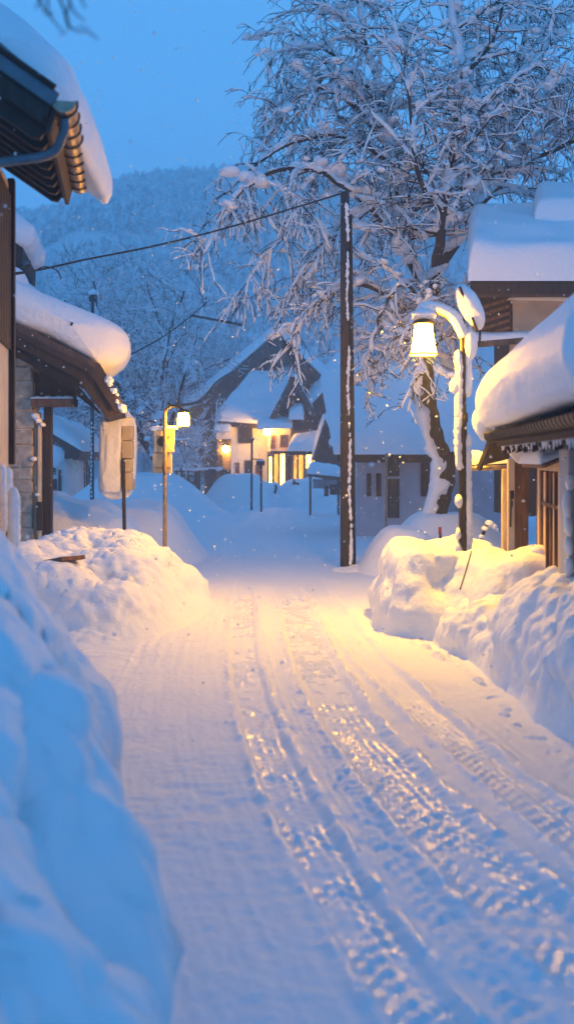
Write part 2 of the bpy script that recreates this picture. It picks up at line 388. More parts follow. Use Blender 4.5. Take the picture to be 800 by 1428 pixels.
tag(roughen(field('snow_bank', .7, 3.3, 10.7, 14.1, .022, h_m1, M['snow']), [('noise', .6, .18), ('lump', .5, .17), ('lump', .2, .06), ('chunk', .12, .025), ('noise', .06, .01)]), 'rounded golden snow mound round the foot of the large street lamp', 'snow bank')
def h_m2(X, Y):
    z = dome(2.72, 11.6, .84, 1.25, .84, 3.2, 0, .62)(X, Y); m = sstep(.05, .4, z)
    return z+m*.06*fbm(X*1.6+4, Y*1.6, 3)
tag(roughen(field('snow_bank', 1.6, 3.8, 10.0, 13.2, .022, h_m2, M['snow']), [('noise', .7, .16), ('lump', .55, .14), ('lump', .24, .04), ('noise', .06, .008)]), 'smooth golden snow drift heaped against the window wall of the house with the ribbed gutter', 'snow bank')
RX = ([2, 4.5, 6.8, 9, 10.5, 11.6, 12.6, 13.6], [2.55, 2.2, 1.98, 1.86, 1.70, 1.58, 1.48, 1.55])
RH = ([2, 5, 7, 8.5, 9.8, 10.8, 11.6, 12.4], [.8, .9, .92, .88, .74, .52, .25, .05])
def h_right(X, Y):
    s = X-np.interp(Y, *RX)+.18*fbm(X*1.2, Y*1.2+2, 2); H = np.interp(Y, *RH)
    z = H*(1-np.exp(-2.2*np.clip(s/.72, 0, 9)**1.1))/(1-math.exp(-2.2))*1.0
    on = sstep(0, .22, s); d, c = worley(X/.23, Y/.23)
    z = z+on*.12*fbm(X*1.5, Y*1.5, 2)
    # crumbs scattered on the road edge
    edge = np.exp(-((s+.18)/.22)**2); cr = lumps(X+9, Y, .12, .10)-.02
    return np.where(s > 0, np.minimum(z, 1.12), np.maximum(s*.9-.01, edge*cr-.11*(1-edge)))-.015
tag(roughen(field('snow_bank', 1.15, 3.6, 2.2, 13.6, .018, h_right, M['snow']), [('noise', .6, .12), ('lump', .36, .20), ('chunk', .19, .085), ('noise', .06, .016)]), 'lumpy blue ploughed snow bank of broken chunks below the house with the ribbed gutter', 'snow bank')
def h_ml(X, Y):
    z = np.maximum(dome(-4.1, 18.8, 2.0, 2.6, 1.22, 2.4)(X, Y), dome(-3.0, 20.4, 1.5, 2., 1.05, 2.2)(X, Y))
    return z+(.2*fbm(X*.9, Y*.9, 3)+.1*fbm(X*2.2, Y*2.2, 2))*sstep(.05, .4, z)
tag(field('snow_bank', -6.6, -1.2, 15., 23.2, .06, h_ml, M['snow']), 'smooth blue snow mounds behind the porch, below the snow caked notice board', 'snow bank')
def h_mr(X, Y):
    z = np.maximum(dome(2.1, 18.2, .95, 1.5, .78)(X, Y), dome(3.2, 20., 1.6, 2., .95)(X, Y)); return z+.1*fbm(X*1.2, Y*1.2, 3)*sstep(.05, .4, z)
tag(field('snow_bank', .9, 5.2, 16., 22.4, .05, h_mr, M['snow']), 'pale lilac snow mound behind the bare utility pole, at the tree foot', 'snow bank')
def h_far(X, Y):
    z = np.maximum(dome(-5.6, 38, 3.4, 3., 1.35)(X, Y), dome(-2.1, 44, 2.0, 2., 1.35)(X, Y)); z = np.maximum(z, dome(-.9, 45, 1.2, 1.4, 1.0)(X, Y))
    return z+.25*fbm(X*.5, Y*.5, 4)*sstep(.1, .6, z)
tag(field('snow_bank', -10, 1, 33, 48, .12, h_far, M['snow']), 'distant pink tinged snow bank in front of the white plastered house', 'snow bank')
def h_far2(X, Y):
    z = np.maximum(dome(.9, 44, 2.2, 2., 1.1)(X, Y), dome(2.4, 42.5, 1.6, 2, .75)(X, Y)); return z+.25*fbm(X*.6+5, Y*.6, 4)*sstep(.1, .6, z)
tag(field('snow_bank', -1.6, 4.6, 39, 47, .12, h_far2, M['snow']), 'distant snow heap before the glowing porch windows', 'snow bank')
# ------------------------------------------------------------------ hill with its wood
RIDGE = ([-1500, -300, 0, 60, 110, 150, 200, 250, 310, 380, 460, 600, 800, 1400], [420, 330, 300, 294, 276, 252, 242, 236, 236, 228, 238, 262, 280, 350])
def hill_h(X, Y):
    px = X/210*F+400; top = (640-np.interp(px, *RIDGE))/F*210+2-4.5
    t = np.clip((Y-80)/130, 0, 1.25)
    z = top*(np.where(t < 1, t**1.12*(1.0), 1-(t-1)*1.2))+3.5*fbm(X*.026, Y*.026, 4)*sstep(0, .25, t)*(1-sstep(.8, 1, t)*.6)
    return np.where(t > 0, z, 0)+.3*t-.4
X, Y = np.meshgrid(np.linspace(-170, 200, 170), np.linspace(79, 242, 110), indexing='ij')
tag(np_mesh('hillside', np.stack([X, Y, hill_h(X, Y)], -1).reshape(-1, 3), grid_faces(170, 110), M['farsnow']), 'snowy hillside rising behind the village', 'hill', kind='structure')
def hill_wood():
    r = np.random.RandomState(3); V = []; Q = []; n = 0
    proto = []
    for k in range(5):                  # crowns: ragged stacks of shards
        v = []; q = []
        for i in range(46):
            h = r.rand()**.8; rad = (1-h)*.26+.03 if k < 3 else .30*math.sin(math.pi*min(1, .18+h*.8))
            a = r.rand()*6.28; rr = rad*math.sqrt(r.rand()); c = np.array((rr*math.cos(a), rr*math.sin(a), .08+h*.9))
            e = r.randn(3, 3)*.055; e[:, 2] *= 1.6; b = len(v); v += [c+e[0], c+e[1], c+e[2]]; q.append((b, b+1, b+2))
        b = len(v); v += [np.array((-.02, 0, 0)), np.array((.02, 0, 0)), np.array((0, 0, .8))]; q.append((b, b+1, b+2))
        proto.append((np.array(v), np.array(q)))
    cnt = 0
    for i in range(26000):
        y = 83+r.rand()**.8*135; px = -60+r.rand()*720; x = (px-400)/F*y
        open_ = fbm(np.array([x*.03+3]), np.array([y*.03]), 3)[0]
        if open_ > .40 or (y < 95 and r.rand() < .4): continue
        if cnt > 13000: break
        cnt += 1
        z = hill_h(np.array([x]), np.array([y]))[0]; v, q = proto[r.randint(5)]; s = 3.0+r.rand()*2.8
        a = r.rand()*6.28; c, d = math.cos(a), math.sin(a); w = v*s
        w = np.stack([w[:, 0]*c-w[:, 1]*d+x, w[:, 0]*d+w[:, 1]*c+y, w[:, 2]+z-.3], -1)
        V.append(w); Q.append(q+n); n += len(w)
    o = np_mesh('hillside_wood', np.concatenate(V), np.concatenate(Q), M['hillwood'], None, False)
    tag(o, 'snow dusted wood covering the hillside behind the village', 'wood', kind='stuff')
hill_wood()
# ------------------------------------------------------------------ trees
def polyline(pts, n=5): return [Vector(p) for p in catmull([tuple(p) for p in pts], n)]
class Tree:
    def __init__(s, seed): s.r = random.Random(seed); s.twigs = MB(); s.snowt = MB(); s.blob = Blobs(); s.nb = 0
    def rv(s): return Vector((s.r.gauss(0, 1), s.r.gauss(0, 1), s.r.gauss(0, 1))).normalized()
    def snow_on(s, pts, rads, k=1.0, cover=.75):
        # a ridge of snow lying on a limb, broken here and there, with cushions on the thicker wood
        run = []; rr = []
        for p, r in zip(pts, rads):
            sr = (r*.85+.010)*k*(.65+.7*s.r.random())
            run.append(p+Vector((0, 0, r*.5+sr*.5))+s.rv()*sr*.3); rr.append(sr)
            if r > .02 and s.r.random() < .30: s.cushion(p+Vector((0, 0, r)), .10+.16*s.r.random()**2+r*.6, s.rv())
            if s.r.random() > cover and len(run) > 1:
                s._flush(run, rr); run, rr = [], []
        s._flush(run, rr)
    def cushion(s, p, z, t):
        h = Vector((t.x, t.y, 0)); h = h.normalized() if h.length > .05 else Vector((1, 0, 0)); g = Vector((-h.y, h.x, 0))
        for k in range(s.r.choice((4, 5, 6, 8))):
            f = (.30+.55*s.r.random()**1.5)*z; o = h*s.r.gauss(0, z*1.15)+g*s.r.gauss(0, z*.32)
            dz = t.z*o.dot(h)*.9
            s.blob.add(tuple(p+o+Vector((0, 0, f*.3+dz+s.r.gauss(0, z*.12)))), [tuple((h+g*s.r.gauss(0, .35)+Vector((0, 0, t.z*.6)))*f*1.05), tuple((g+Vector((0, 0, s.r.gauss(0, .25))))*f*.85), tuple(Vector((s.r.gauss(0, .2), s.r.gauss(0, .2), 1))*f*.55)], 2 if f > .13 else 1, .45, 2.0)
    def _flush(s, run, rr):
        if len(run) < 2: return
        rr = list(rr); rr[0] *= .35; rr[-1] *= .35; s.snowt.tube(run, rr, 6)
    def puff(s, p, t, size): s.cushion(p, size, t.normalized())
    def twig(s, p, d, L, r, lev, grav, puff):
        n = 5; pts = [p]; q = p.copy(); dd = d.normalized()
        for i in range(n):
            dd = (dd+s.rv()*.22+Vector((0, 0, -grav*.22))).normalized(); q = q+dd*L/n; pts.append(q.copy())
        rads = [max(.0062, r*1.15*(1-.7*i/n)) for i in range(n+1)]
        s.twigs.tube(pts, rads, 3 if lev > 1 else 4, False); s.nb += 1
        if abs(dd.z) < .72 and s.r.random() < puff*(.75, .20, .05)[lev-1]:
            i = s.r.randint(1, n-1); s.puff(pts[i], pts[i+1]-pts[i-1], min(.20, L*(.09+.11*s.r.random())))
        if puff > 0 and (lev <= 1 or s.r.random() < .62): s.snow_on(pts, rads, 1.75 if lev <= 1 else .85, .85)
        if lev < 3:
            k = {1: max(3, int(L/.14)), 2: s.r.choice((1, 2, 3))}[lev]
            for i in range(k):
                t = .2+.8*s.r.random(); j = min(int(t*n), n-1); pp = pts[j].lerp(pts[j+1], t*n-j)
                tg = (pts[j+1]-pts[j]).normalized(); nd = (tg*.65+s.rv()*.8).normalized()
                s.twig(pp, nd, L*(.38+.25*s.r.random()) if lev == 1 else L*(.4+.3*s.r.random()), r*.5, lev+1, grav, puff*.8)
    def limb(s, pts, r0, r1, parent, m, step=.33, grav=.5, puff=.5, L=(1.0, 1.9), cover=.85, start=.12, name='limb', snow=1.):
        c = polyline(pts, 5); n = len(c)
        c = [p+s.rv()*r0*.35 if 0 < i < n-1 else p for i, p in enumerate(c)]
        rads = [r0+(r1-r0)*i/(n-1) for i in range(n)]
        if name: MB().tube(c, rads, 8).build(name, m, parent, True)
        else: s.twigs.tube(c, rads, 6)
        s.snow_on(c, rads, 1.5*snow, cover)
        for i in range(n-1):
            seg = c[i+1]-c[i]; f = i/(n-1)
            if f < start: continue
            for k in range(max(1, int(seg.length/step+s.r.random()))):
                p = c[i].lerp(c[i+1], s.r.random()); tg = seg.normalized()
                d = (tg*.55+s.rv()*.75+Vector((0, 0, .18))).normalized()
                s.twig(p, d, (L[0]+(L[1]-L[0])*s.r.random())*(1-.25*f), max(.012, rads[i]*.35), 1, grav, puff)
        return c
    def finish(s, parent, mt, ms):
        s.twigs.build('crown', mt, parent, True)
        if s.snowt.v: s.snowt.build('branch_snow', ms, parent, True)
        if s.blob.V: s.blob.build('snow_clumps', ms, parent)
def big_tree():
    T = Tree(21); D = 20.
    root = thing('snowy_tree', P(604, 752, D), 'huge bare tree loaded with snow, leaning trunk behind the large street lamp', 'tree')
    tr = [P(600, 752, D), P(612, 700, D), P(621, 655, D), P(606, 612, D), P(596, 560, D), P(592, 500, D), P(599, 440, D), P(605, 385, D)]
    c = polyline(tr, 6); n = len(c)
    MB().tube(c, [.22-.08*i/(n-1)+.015*math.sin(i*2.1) for i in range(n)], 12).build('trunk', M['bark'], root, True)
    # snow plastered on the windward side of the trunk
    cc = polyline(tr, 16); m2 = len(cc); ns = 28; V = []
    for i, p in enumerate(cc):
        for j in range(ns):
            a_ = 2*math.pi*j/ns; V.append((p.x, p.y, p.z, a_, i/(m2-1)))
    V = np.array(V); cs, sn = np.cos(V[:, 3]), np.sin(V[:, 3]); base = .22-.08*V[:, 4]
    q3 = np.stack([V[:, 0]+cs*.22, V[:, 1]+sn*.22, V[:, 2]], -1)
    mk = sstep(.02, .30, .42*np.cos(V[:, 3]-math.pi*1.08)+.9*n3(q3*np.array((3., 3., 1.5)))+.5*n3(q3*6.)+.22*n3(q3*14.)-.10)*(1-sstep(.84, .97, V[:, 4]))
    rad = base-.05+mk*(.11+.10*(n3(q3*5.)+.3))
    o_ = np.stack([V[:, 0]+cs*rad, V[:, 1]+sn*rad, V[:, 2]], -1)
    np_mesh('trunk_snow', o_, [(i*ns+j, i*ns+(j+1) % ns, (i+1)*ns+(j+1) % ns, (i+1)*ns+j) for i in range(m2-1) for j in range(ns)], M['snow'], root)
    MB().tube([P(606, 735, 19.9), P(612, 690, 19.9), P(622, 640, 19.9), P(632, 632, 19.8)], [.13, .12, .10, .05], 8).build('stub', M['bark'], root, True)
    def q(*a): return [P(x, y, D+dz) for x, y, dz in a]
    L = [
     (q((605,390,0),(618,300,-.3),(630,200,-.5),(640,100,-.6),(628,0,-.8),(620,-90,-.8)), .17, .06),
     (q((600,430,0),(562,335,.2),(548,230,.3),(530,140,.4),(508,50,.5),(492,-60,.6)), .15, .05),
     (q((605,390,0),(655,300,.9),(690,220,1.2),(715,120,1.4),(740,20,1.4),(752,-70,1.4)), .16, .05),
     (q((655,300,.9),(720,235,1.2),(780,205,1.2),(850,180,1.0)), .11, .05),
     (q((690,220,1.2),(740,150,.9),(800,110,0),(870,80,0)), .10, .05),
     (q((598,470,0),(545,415,-.6),(495,396,-1.0),(450,418,-1.2),(420,450,-1.4),(405,480,-1.4)), .09, .02),
     (q((578,360,.1),(515,290,-.3),(440,238,-.8),(375,242,-1.2),(322,285,-1.4),(288,345,-1.5)), .11, .02),
     (q((548,230,.3),(485,192,0),(420,196,-.4),(360,228,-.6),(312,272,-.7)), .09, .02),
     (q((545,215,.3),(495,150,.2),(445,122,0),(405,146,0),(388,178,0)), .08, .02),
     (q((532,145,.4),(475,85,.4),(430,62,.4),(405,92,.4)), .07, .02),
     (q((594,490,0),(560,472,-.7),(525,505,-1.1),(508,565,-1.2)), .07, .02),
     (q((618,300,-.3),(582,240,-.9),(570,140,-1.1),(560,50,-1.1)), .09, .03),
     (q((640,110,-.6),(685,60,-.6),(705,-10,-.6)), .08, .03),
     (q((600,440,0),(565,395,-1.0),(538,425,-1.4),(520,470,-1.5),(512,505,-1.5)), .07, .02),
     (q((508,60,.5),(470,20,.4),(440,-10,.4)), .06, .02),
     (q((440,238,-.8),(408,285,-1.),(385,335,-1.1),(366,372,-1.1)), .05, .015),
     (q((515,290,-.3),(470,330,-.8),(440,358,-1.0),(420,388,-1.0)), .06, .015),
     (q((715,130,1),(765,60,1),(800,-10,1)), .08, .03),
     (q((630,205,-.5),(670,150,-1.),(720,110,-1.2),(770,60,-1.2)), .07, .03),
     (q((562,335,.2),(520,215,.8),(470,160,1.2),(455,60,1.2)), .06, .02),
     (q((650,310,.5),(640,225,1.4),(660,120,1.6),(690,40,1.6)), .07, .03),
     (q((720,235,1.2),(765,170,1.),(815,150,.6)), .07, .03),
     (q((599,450,0),(625,415,-.2),(645,405,.2)), .05, .02),
     (q((592,505,0),(620,470,-.8),(648,480,-1.)), .04, .015),
     (q((597,470,0),(588,430,-1.2),(582,445,-2.4),(585,495,-3.2),(588,530,-3.4)), .035, .010),
    ]
    for pts, a, b in L: T.limb(pts, a*.62, b*.6, root, M['bark'], step=.20, grav=.45 if pts[-1].x > .2 else 1.05, puff=.9 if pts[-1].x > -.2 or pts[-1].z > 6 else .6, L=(.7, 1.8) if pts[-1].z > 4.2 else (.5, 1.1))
    T.finish(root, M['twig'], M['snow']); return root
big_tree()
def bare_tree(seed, base, H, label, spread=.5, mt=None, group=None, stems=5, puff=.35):
    T = Tree(seed); b = Vector(base); root = thing('frosted_tree', b, label, 'tree', group)
    fork = b+Vector((0, 0, H*.18))
    MB().tube([b-Vector((0, 0, .3)), b+Vector((.02*H, 0, H*.1)), fork], [H*.022, H*.018, H*.016], 7).build('trunk', M['bark'], root, True)
    for k in range(stems):
        a = 6.283*k/stems+T.r.uniform(-.4, .4); e = spread*(.55+.6*T.r.random()); top = H*(.75+.3*T.r.random())
        pts = [fork, fork+Vector((math.cos(a)*e*H*.22, math.sin(a)*e*H*.22, H*.2)), fork+Vector((math.cos(a)*e*H*.42, math.sin(a)*e*H*.42, H*.45)),
               b+Vector((math.cos(a+.3)*e*H*.55, math.sin(a+.3)*e*H*.55, top))]
        T.limb(pts, H*.011, H*.003, root, M['bark'], step=H*.045, grav=-.1, puff=puff, L=(H*.14, H*.3), cover=.7, name=None, snow=H*.08)
    T.finish(root, mt or M['frost'], M['farsnow']); return root
bare_tree(31, P(218, 705, 40), 9.6, 'tall wide frosted bare tree rising behind the lamp with the square back panels', .62, M['twig'])
bare_tree(32, P(176, 700, 52), 9.5, 'frosted bare tree just past the end of the snowy porch roof', .55, M['twig'])
bare_tree(33, P(262, 690, 66), 10.5, 'slender frosted tree behind the left slope of the big gabled house', .5)
bare_tree(34, P(118, 690, 60), 11.5, 'dark topped frosted tree beside the tall pole with a box on top', .55, M['twig'])
bare_tree(35, P(150, 690, 74), 13.5, 'distant frosted tree between the porch roof and the slope', .5)
bare_tree(36, P(232, 690, 78), 14.5, 'tall distant frosted tree high on the slope edge', .5)
bare_tree(37, P(300, 690, 80), 11.5, 'distant frosted tree above the snowy roof of the gabled house', .5)
bare_tree(38, P(272, 668, 47), 3.4, 'small frosted garden tree before the gabled house wall lamp', .7, stems=4)
bare_tree(39, P(252, 668, 45), 2.6, 'little frosted shrub left of the garden fence', .8, stems=5)
bare_tree(40, P(85, 690, 66), 8.0, 'frosted tree seen below the porch roof above the far cottage', .6)
def spruce(base, H, label, seed):
    r = random.Random(seed); b = Vector(base); root = thing('snowy_spruce', b, label, 'tree')
    MB().tube([b-Vector((0, 0, .3)), b+Vector((0, 0, H*.95))], [H*.02, H*.004], 7).build('trunk', M['bark'], root, True)
    g = MB(); s = Blobs()
    for i in range(150):
        h = .12+.86*r.random()**.9; L = (1-h)*H*.24+H*.02; a = r.random()*6.283; d = Vector((math.cos(a), math.sin(a), -.35)); p = b+Vector((0, 0, h*H))
        e = p+d*L; m_ = p.lerp(e, .5)+Vector((0, 0, L*.12))
        g.tube([p, m_, e], [.02*H/6, .015*H/6, .004], 4, False)
        for k in range(7):
            t = r.uniform(.2, 1); c = p.lerp(e, t)
            sd = Vector((-d.y, d.x, 0))*r.choice((-1, 1)); g.tube([c, c+(sd*.6+d*.6)*L*.35+Vector((0, 0, -L*.12))], [.03, .008], 3, False)
        if r.random() < .8: s.add(tuple(m_.lerp(e, .4)+Vector((0, 0, .05))), [tuple(d*L*.5), tuple(Vector((-d.y, d.x, 0))*L*.22), (0, 0, L*.14)], 2, .35)
    g.build('crown', mat('needles', (.03, .045, .04), .9), root, True); s.build('branch_snow', M['farsnow'], root)
spruce(P(276, 680, 60), 7.6, 'snow laden spruce standing left of the big gabled roof', 4)
spruce(P(296, 680, 64), 6.2, 'small snow laden spruce half hidden by the big gabled roof', 9)
# branch hanging in from above, near the camera
def near_branch():
    T = Tree(77); d = 3.6
    root = thing('overhanging_tree', (-3.3, 3.6, 0), 'bare tree of which only a thin blurred branch tip hangs in at the top', 'tree')
    MB().tube(polyline([(-3.3, 3.6, -.3), (-3.32, 3.6, 2.), (-3.2, 3.62, 4.2), (-3.3, 3.6, 6.)], 4), [.15-.005*i for i in range(13)], 10).build('trunk', M['bark'], root, True)
    MB().tube(polyline([(-3.2, 3.62, 4.2), (-2.5, 3.66, 4.75), (-1.6, 3.66, 4.7), tuple(P(52, -90, d)), tuple(P(66, -38, d+.05))], 5), [.05-.0021*i for i in range(21)], 7).build('limb', M['bark'], root, True)
    B = MB()
    for pts in ([(60,-60),(66,-10),(70,22),(92,47)], [(66,-40),(88,8),(97,38),(118,42),(138,55)], [(50,-60),(52,0)], [(80,-50),(100,10),(118,28)], [(56,-50),(58,-8),(50,12)], [(110,-60),(112,-10),(120,12)], [(97,38),(93,20),(100,0)], [(40,-50),(60,10),(66,20)]):
        c = polyline([P(x, y, d+.1*T.r.random()) for x, y in pts], 5); B.tube(c, [.006-.004*i/len(c) for i in range(len(c))], 5)
    B.build('twigs', M['twig'], root, True)
    b = Blobs()
    for x, y, w in ((88, 45, .016), (114, 41, .026), (70, 20, .014), (96, 24, .008), (124, 44, .012)): b.add(tuple(P(x, y, d+.05)), np.diag((w, w*.7, w*.55)), 2, .3)
    b.build('snow', M['snow'], root)
near_branch()
# ------------------------------------------------------------------ houses
Zv = Vector((0, 0, 1))
class Fr:                               # house frame: u towards the road, v away from the camera
    def __init__(s, o, v, side): s.o = Vector(o); s.v = Vector((v[0], v[1], 0)).normalized(); s.u = Vector((s.v.y, -s.v.x, 0))*side
    def __call__(s, u, v, z): return s.o+s.u*u+s.v*v+Zv*z
def fbox(mb, fr, a, b):
    p = [fr(a[0], a[1], a[2]), fr(b[0], a[1], a[2]), fr(b[0], b[1], a[2]), fr(a[0], b[1], a[2])]
    return mb.prism(p, (0, 0, b[2]-a[2]))
def gutter(fr, u, z, v0, v1, r, m, parent, mh=None, hoops=.22):
    mb = MB(); n = 9; a0 = math.pi; V = []; k = 14
    outer = [(u+r*math.cos(a0+math.pi*i/n), z+r*math.sin(a0+math.pi*i/n)) for i in range(n+1)]
    inner = [(u+r*.86*math.cos(a0+math.pi*i/n), z+r*.86*math.sin(a0+math.pi*i/n)) for i in range(n, -1, -1)]
    pr = outer+inner
    mb.prism([fr(a, v0, b) for a, b in pr], fr.v*(v1-v0))
    cap = [(u+r*.93*math.cos(a0+math.pi*i/n), z+r*.93*math.sin(a0+math.pi*i/n)) for i in range(n+1)]
    mb.prism([fr(a, v0+.012, b) for a, b in cap], fr.v*.01); mb.prism([fr(a, v1-.022, b) for a, b in cap], fr.v*.01)
    g = mb.build('gutter', m, parent, False)
    v = v0+.08
    while v < v1:
        MB().tube([fr(u+(r+.008)*math.cos(a0-.3+(math.pi+.6)*i/10), v, z+(r+.008)*math.sin(a0-.3+(math.pi+.6)*i/10)) for i in range(11)], .007, 5).build('gutter_bracket', mh or M['iron'], parent, True); v += hoops
    return g
# ---- A: dark timber house, roof overhanging at the top left
fA = Fr((-1.62, 6.95, 4.50), (-.152, .988), 1)
hA = thing('timber_house', (-3.2, 8, 0), 'dark timber house with a deep rafter lined eave under a curling snow cornice', 'house')
sl = .66; LA = 2.12; W = 3.6
rA = MB().prism([fA(0, 0, 0), fA(-W, 0, W*sl), fA(-W, 0, W*sl-.16), fA(-.05, 0, -.17)], fA.v*LA).build('roof', M['darkwood'], hA)
swept_snow('snow_cap', fA(0, .02, 0), fA.u, fA.v, [(.02, .05), (.20, -.02), (.33, -.04), (.38, .10), (.36, .34), (.22, .62), (-.15, .86), (-.8, 1.25), (-1.8, 1.9), (-3.3, 2.85), (-3.5, 2.4), (-3.5, 2.36), (-2.4, 1.66), (-1.2, .83), (-.4, .3), (.02, .05)],
           LA+.22, rA, .9, .28, .04, 2.3, wob=lambda q, t: np.stack([q[:, 0]-.30*(1-t)*(q[:, 0] > -.2)*np.clip(q[:, 0]+.2, 0, 1)*1.6, q[:, 1]-(q[:, 1]+sl*np.minimum(q[:, 0], 0)-0)*np.clip((1-t)*.22, 0, 1)*(q[:, 1]+sl*np.minimum(q[:, 0], 0) > 0)-.20*t*t*np.clip(q[:, 0]/.35, 0, 1)], -1), anchor=(-.4, .45))
gutter(fA, .075, -.02, -.02, LA+.02, .085, M['zinc'], rA, hoops=.24)
# bargeboards and pipe along the near rake
MB().bar(fA(.02, -.02, -.02), fA(-W, -.02, W*sl-.02), .035, .10).build('bargeboard', M['bluegutter'], rA)
MB().tube([fA(.02, -.05, .055), fA(-W, -.05, W*sl+.055)], .022, 8).build('edge_pipe', M['iron'], rA, True)
MB().bar(fA(-.05, -.012, -.13), fA(-W, -.012, W*sl-.13), .03, .10).build('lower_bargeboard', M['darkwood'], rA)
for i in range(8):
    v = .16+i*.25
    MB().prism([fA(-.06, v, -.18), fA(-2.4, v, 2.4*sl-.205), fA(-2.4, v, 2.4*sl-.31), fA(-.16, v, -.225), fA(-.10, v, -.235)], fA.v*.055).build('rafter', M['rafter'], rA)
MB().prism([fA(.0, 0.03, -.03), fA(-.05, 0.03, -.215), fA(-.02, .03, -.22), fA(.03, .03, -.04)], fA.v*(LA-.06)).build('fascia', M['rafter'], rA)
MB().tube(polyline([fA(.075, .10, -.10), fA(.06, .12, -.22), fA(-.05, .2, -.34), fA(-.5, .3, -.42), fA(-.62, .3, -.7)], 5), .035, 8).build('downpipe', M['bluegutter'], hA, True)
w = fbox(MB(), fA, (-3.4, .35, -4.5), (-.52, 1.96, -.1))
w.build('wall', M['cream'], hA)
for (a, b, z0, z1) in ((-.53, -.47, -2.55, -.05), (-.62, -.545, -2.62, -.25), (-.56, -.50, -4.5, -3.35)):
    fbox(MB(), fA, (a, 1.90, z0), (b, 2.0, z1)).build('corner_board', M['darkwood'], hA, bevel=.006)
cb = MB()
for i in range(9): fbox(cb, fA, (-.525, .42+i*.168, -1.55), (-.497, .42+i*.168+.14, -.2))
cb.build('cladding', M['darkwood'], hA, bevel=.004)
# snow-caked stakes by the wall
for i, (px, py0, py1, d, rr) in enumerate(((3, 655, 745, 8.3, .045), (12, 658, 745, 8.4, .04), (20, 692, 760, 8.2, .055))):
    t = thing('stake', P(px, 790, d), ('snow caked stake at the very edge of the picture beside the house wall', 'thin snow caked stake in the middle of the three by the house wall', 'short fat snow caked stake nearest the stone pillar')[i], 'stake', 'snow caked stakes')
    MB().tube([P(px, 830, d), P(px, py0+6, d)], rr*.5, 7).build('shaft', M['darkwood'], t, True)
    b = Blobs(); k = 5
    for j in range(k): b.add(tuple(P(px, py0+8+(py1-py0-8)*j/k, d)), np.diag((rr, rr, rr*2.3)), 2, .3, 2.5)
    b.build('snow', M['snow'], t)
# ---- A2: wing roof peeping out behind
fB2 = Fr((-4.62, 17.6, 5.70), (-.152, .988), 1)
h2 = thing('rear_house', (-6.2, 18.6, 0), 'narrow house whose snowy eave and gutter peep out behind the dark timber house', 'house')
r2 = MB().prism([fB2(0, 0, 0), fB2(-2.6, 0, 1.7), fB2(-2.6, 0, 1.4), fB2(-.02, 0, -.28)], fB2.v*2.4).build('roof', M['darkwood'], h2)
swept_snow('snow_cap', fB2(0, -.1, 0), fB2.u, fB2.v, [(-.1, -.02), (.10, .06), (.17, .25), (.12, .45), (-.15, .66), (-.9, 1.2), (-2.4, 2.1), (-2.4, 1.5), (-1.2, .75), (-.1, -.02)], 2.6, r2, .3, .3, .07, 2.2, anchor=(-.5, .5))
MB().tube([fB2(.0, -.03, -.30), fB2(.14, -.03, -.27)], .05, 8).build('gutter', M['bluegutter'], r2, True)
MB().bar(fB2(.12, -.05, -.29), fB2(-.35, -.05, -.75), .05, .07).build('bracket', M['darkwood'], h2)
fbox(MB(), fB2, (-2.6, .3, -5), (-.45, 2.2, -.2)).build('wall', M['timbergrey'], h2)
# ---- B: stone pillared porch
DB = 14.6
fB = Fr(P(175, 575, DB), (-.152, .988), 1)
hB = thing('porch_house', P(60, 800, 15.6), 'stone pillared porch with a heavy snow roll on its dark sloping roof', 'house')
def bp(k, pts): return [(a*k, b*k) for a, b in pts]
prof = bp(1.25, [(.0, 0), (-.28, .53), (-1.33, 1.04), (-3.6, 2.15)])
low = bp(1.25, [(-3.6, 1.90), (-1.36, .82), (-.56, .40), (-.22, -.06)])
rB = MB().prism([fB(a, 0, b) for a, b in prof+low], fB.v*2.4).build('roof', M['darkwood'], hB)
MB().prism([fB(a, -.03, b) for a, b in bp(1.25, ((.02, .02), (-.29, .56), (-1.34, 1.065), (-3.6, 2.175), (-3.6, 2.06), (-1.34, .955), (-.36, .48), (-.10, .0)))], fB.v*.028).build('bargeboard', M['timbergrey'], rB, bevel=.004)
MB().prism([fB(a, -.055, b) for a, b in bp(1.25, ((-.06, .05), (-.33, .50), (-1.34, .985), (-3.6, 2.09), (-3.6, 2.03), (-1.34, .925), (-.40, .44), (-.12, .01)))], fB.v*.024).build('drip_board', M['rafter'], rB)
swept_snow('snow_cap', fB(0, -.12, 0), fB.u, fB.v, bp(1.25, [(-.26, .50), (-.08, .58), (.03, .74), (.02, .92), (-.14, 1.06), (-.6, 1.26), (-1.4, 1.62), (-2.4, 2.12), (-3.5, 2.66), (-3.5, 2.15), (-2.4, 1.62), (-1.3, 1.06), (-.7, .76), (-.26, .50)]), 2.6, rB, .35, .4, .05, 1.8, anchor=(-.75, 1.25))
lump('snow_lump', tuple(P(16, 392, 16.2)), (.24, .6, .24), rB, 3, .15)
b = Blobs()
for i in range(26):
    t = rnd.random(); x = 150+t*20+rnd.uniform(-3, 2); y = 524+t*46+rnd.uniform(-3, 3); q = .02+.05*rnd.random()**2
    b.add(tuple(P(x, y, DB-.04)), np.diag((q*1.1, .06, q)), 2, .45, 2)
b.build('snow_remnants', M['snow'], rB)
for i in range(5):
    v = .25+i*.5
    MB().prism([fB(a, v, z) for a, z in bp(1.25, ((-.3, .02), (-.58, .36), (-1.3, .76), (-2.2, 1.2), (-2.2, 1.12), (-1.3, .67), (-.62, .28)))], fB.v*.08).build('rafter', M['rafter'], rB)
D1 = 15.0
st = MB(); z = -.05; rs = random.Random(6)
x0, x1 = P(12, 0, D1).x, P(46, 0, D1).x
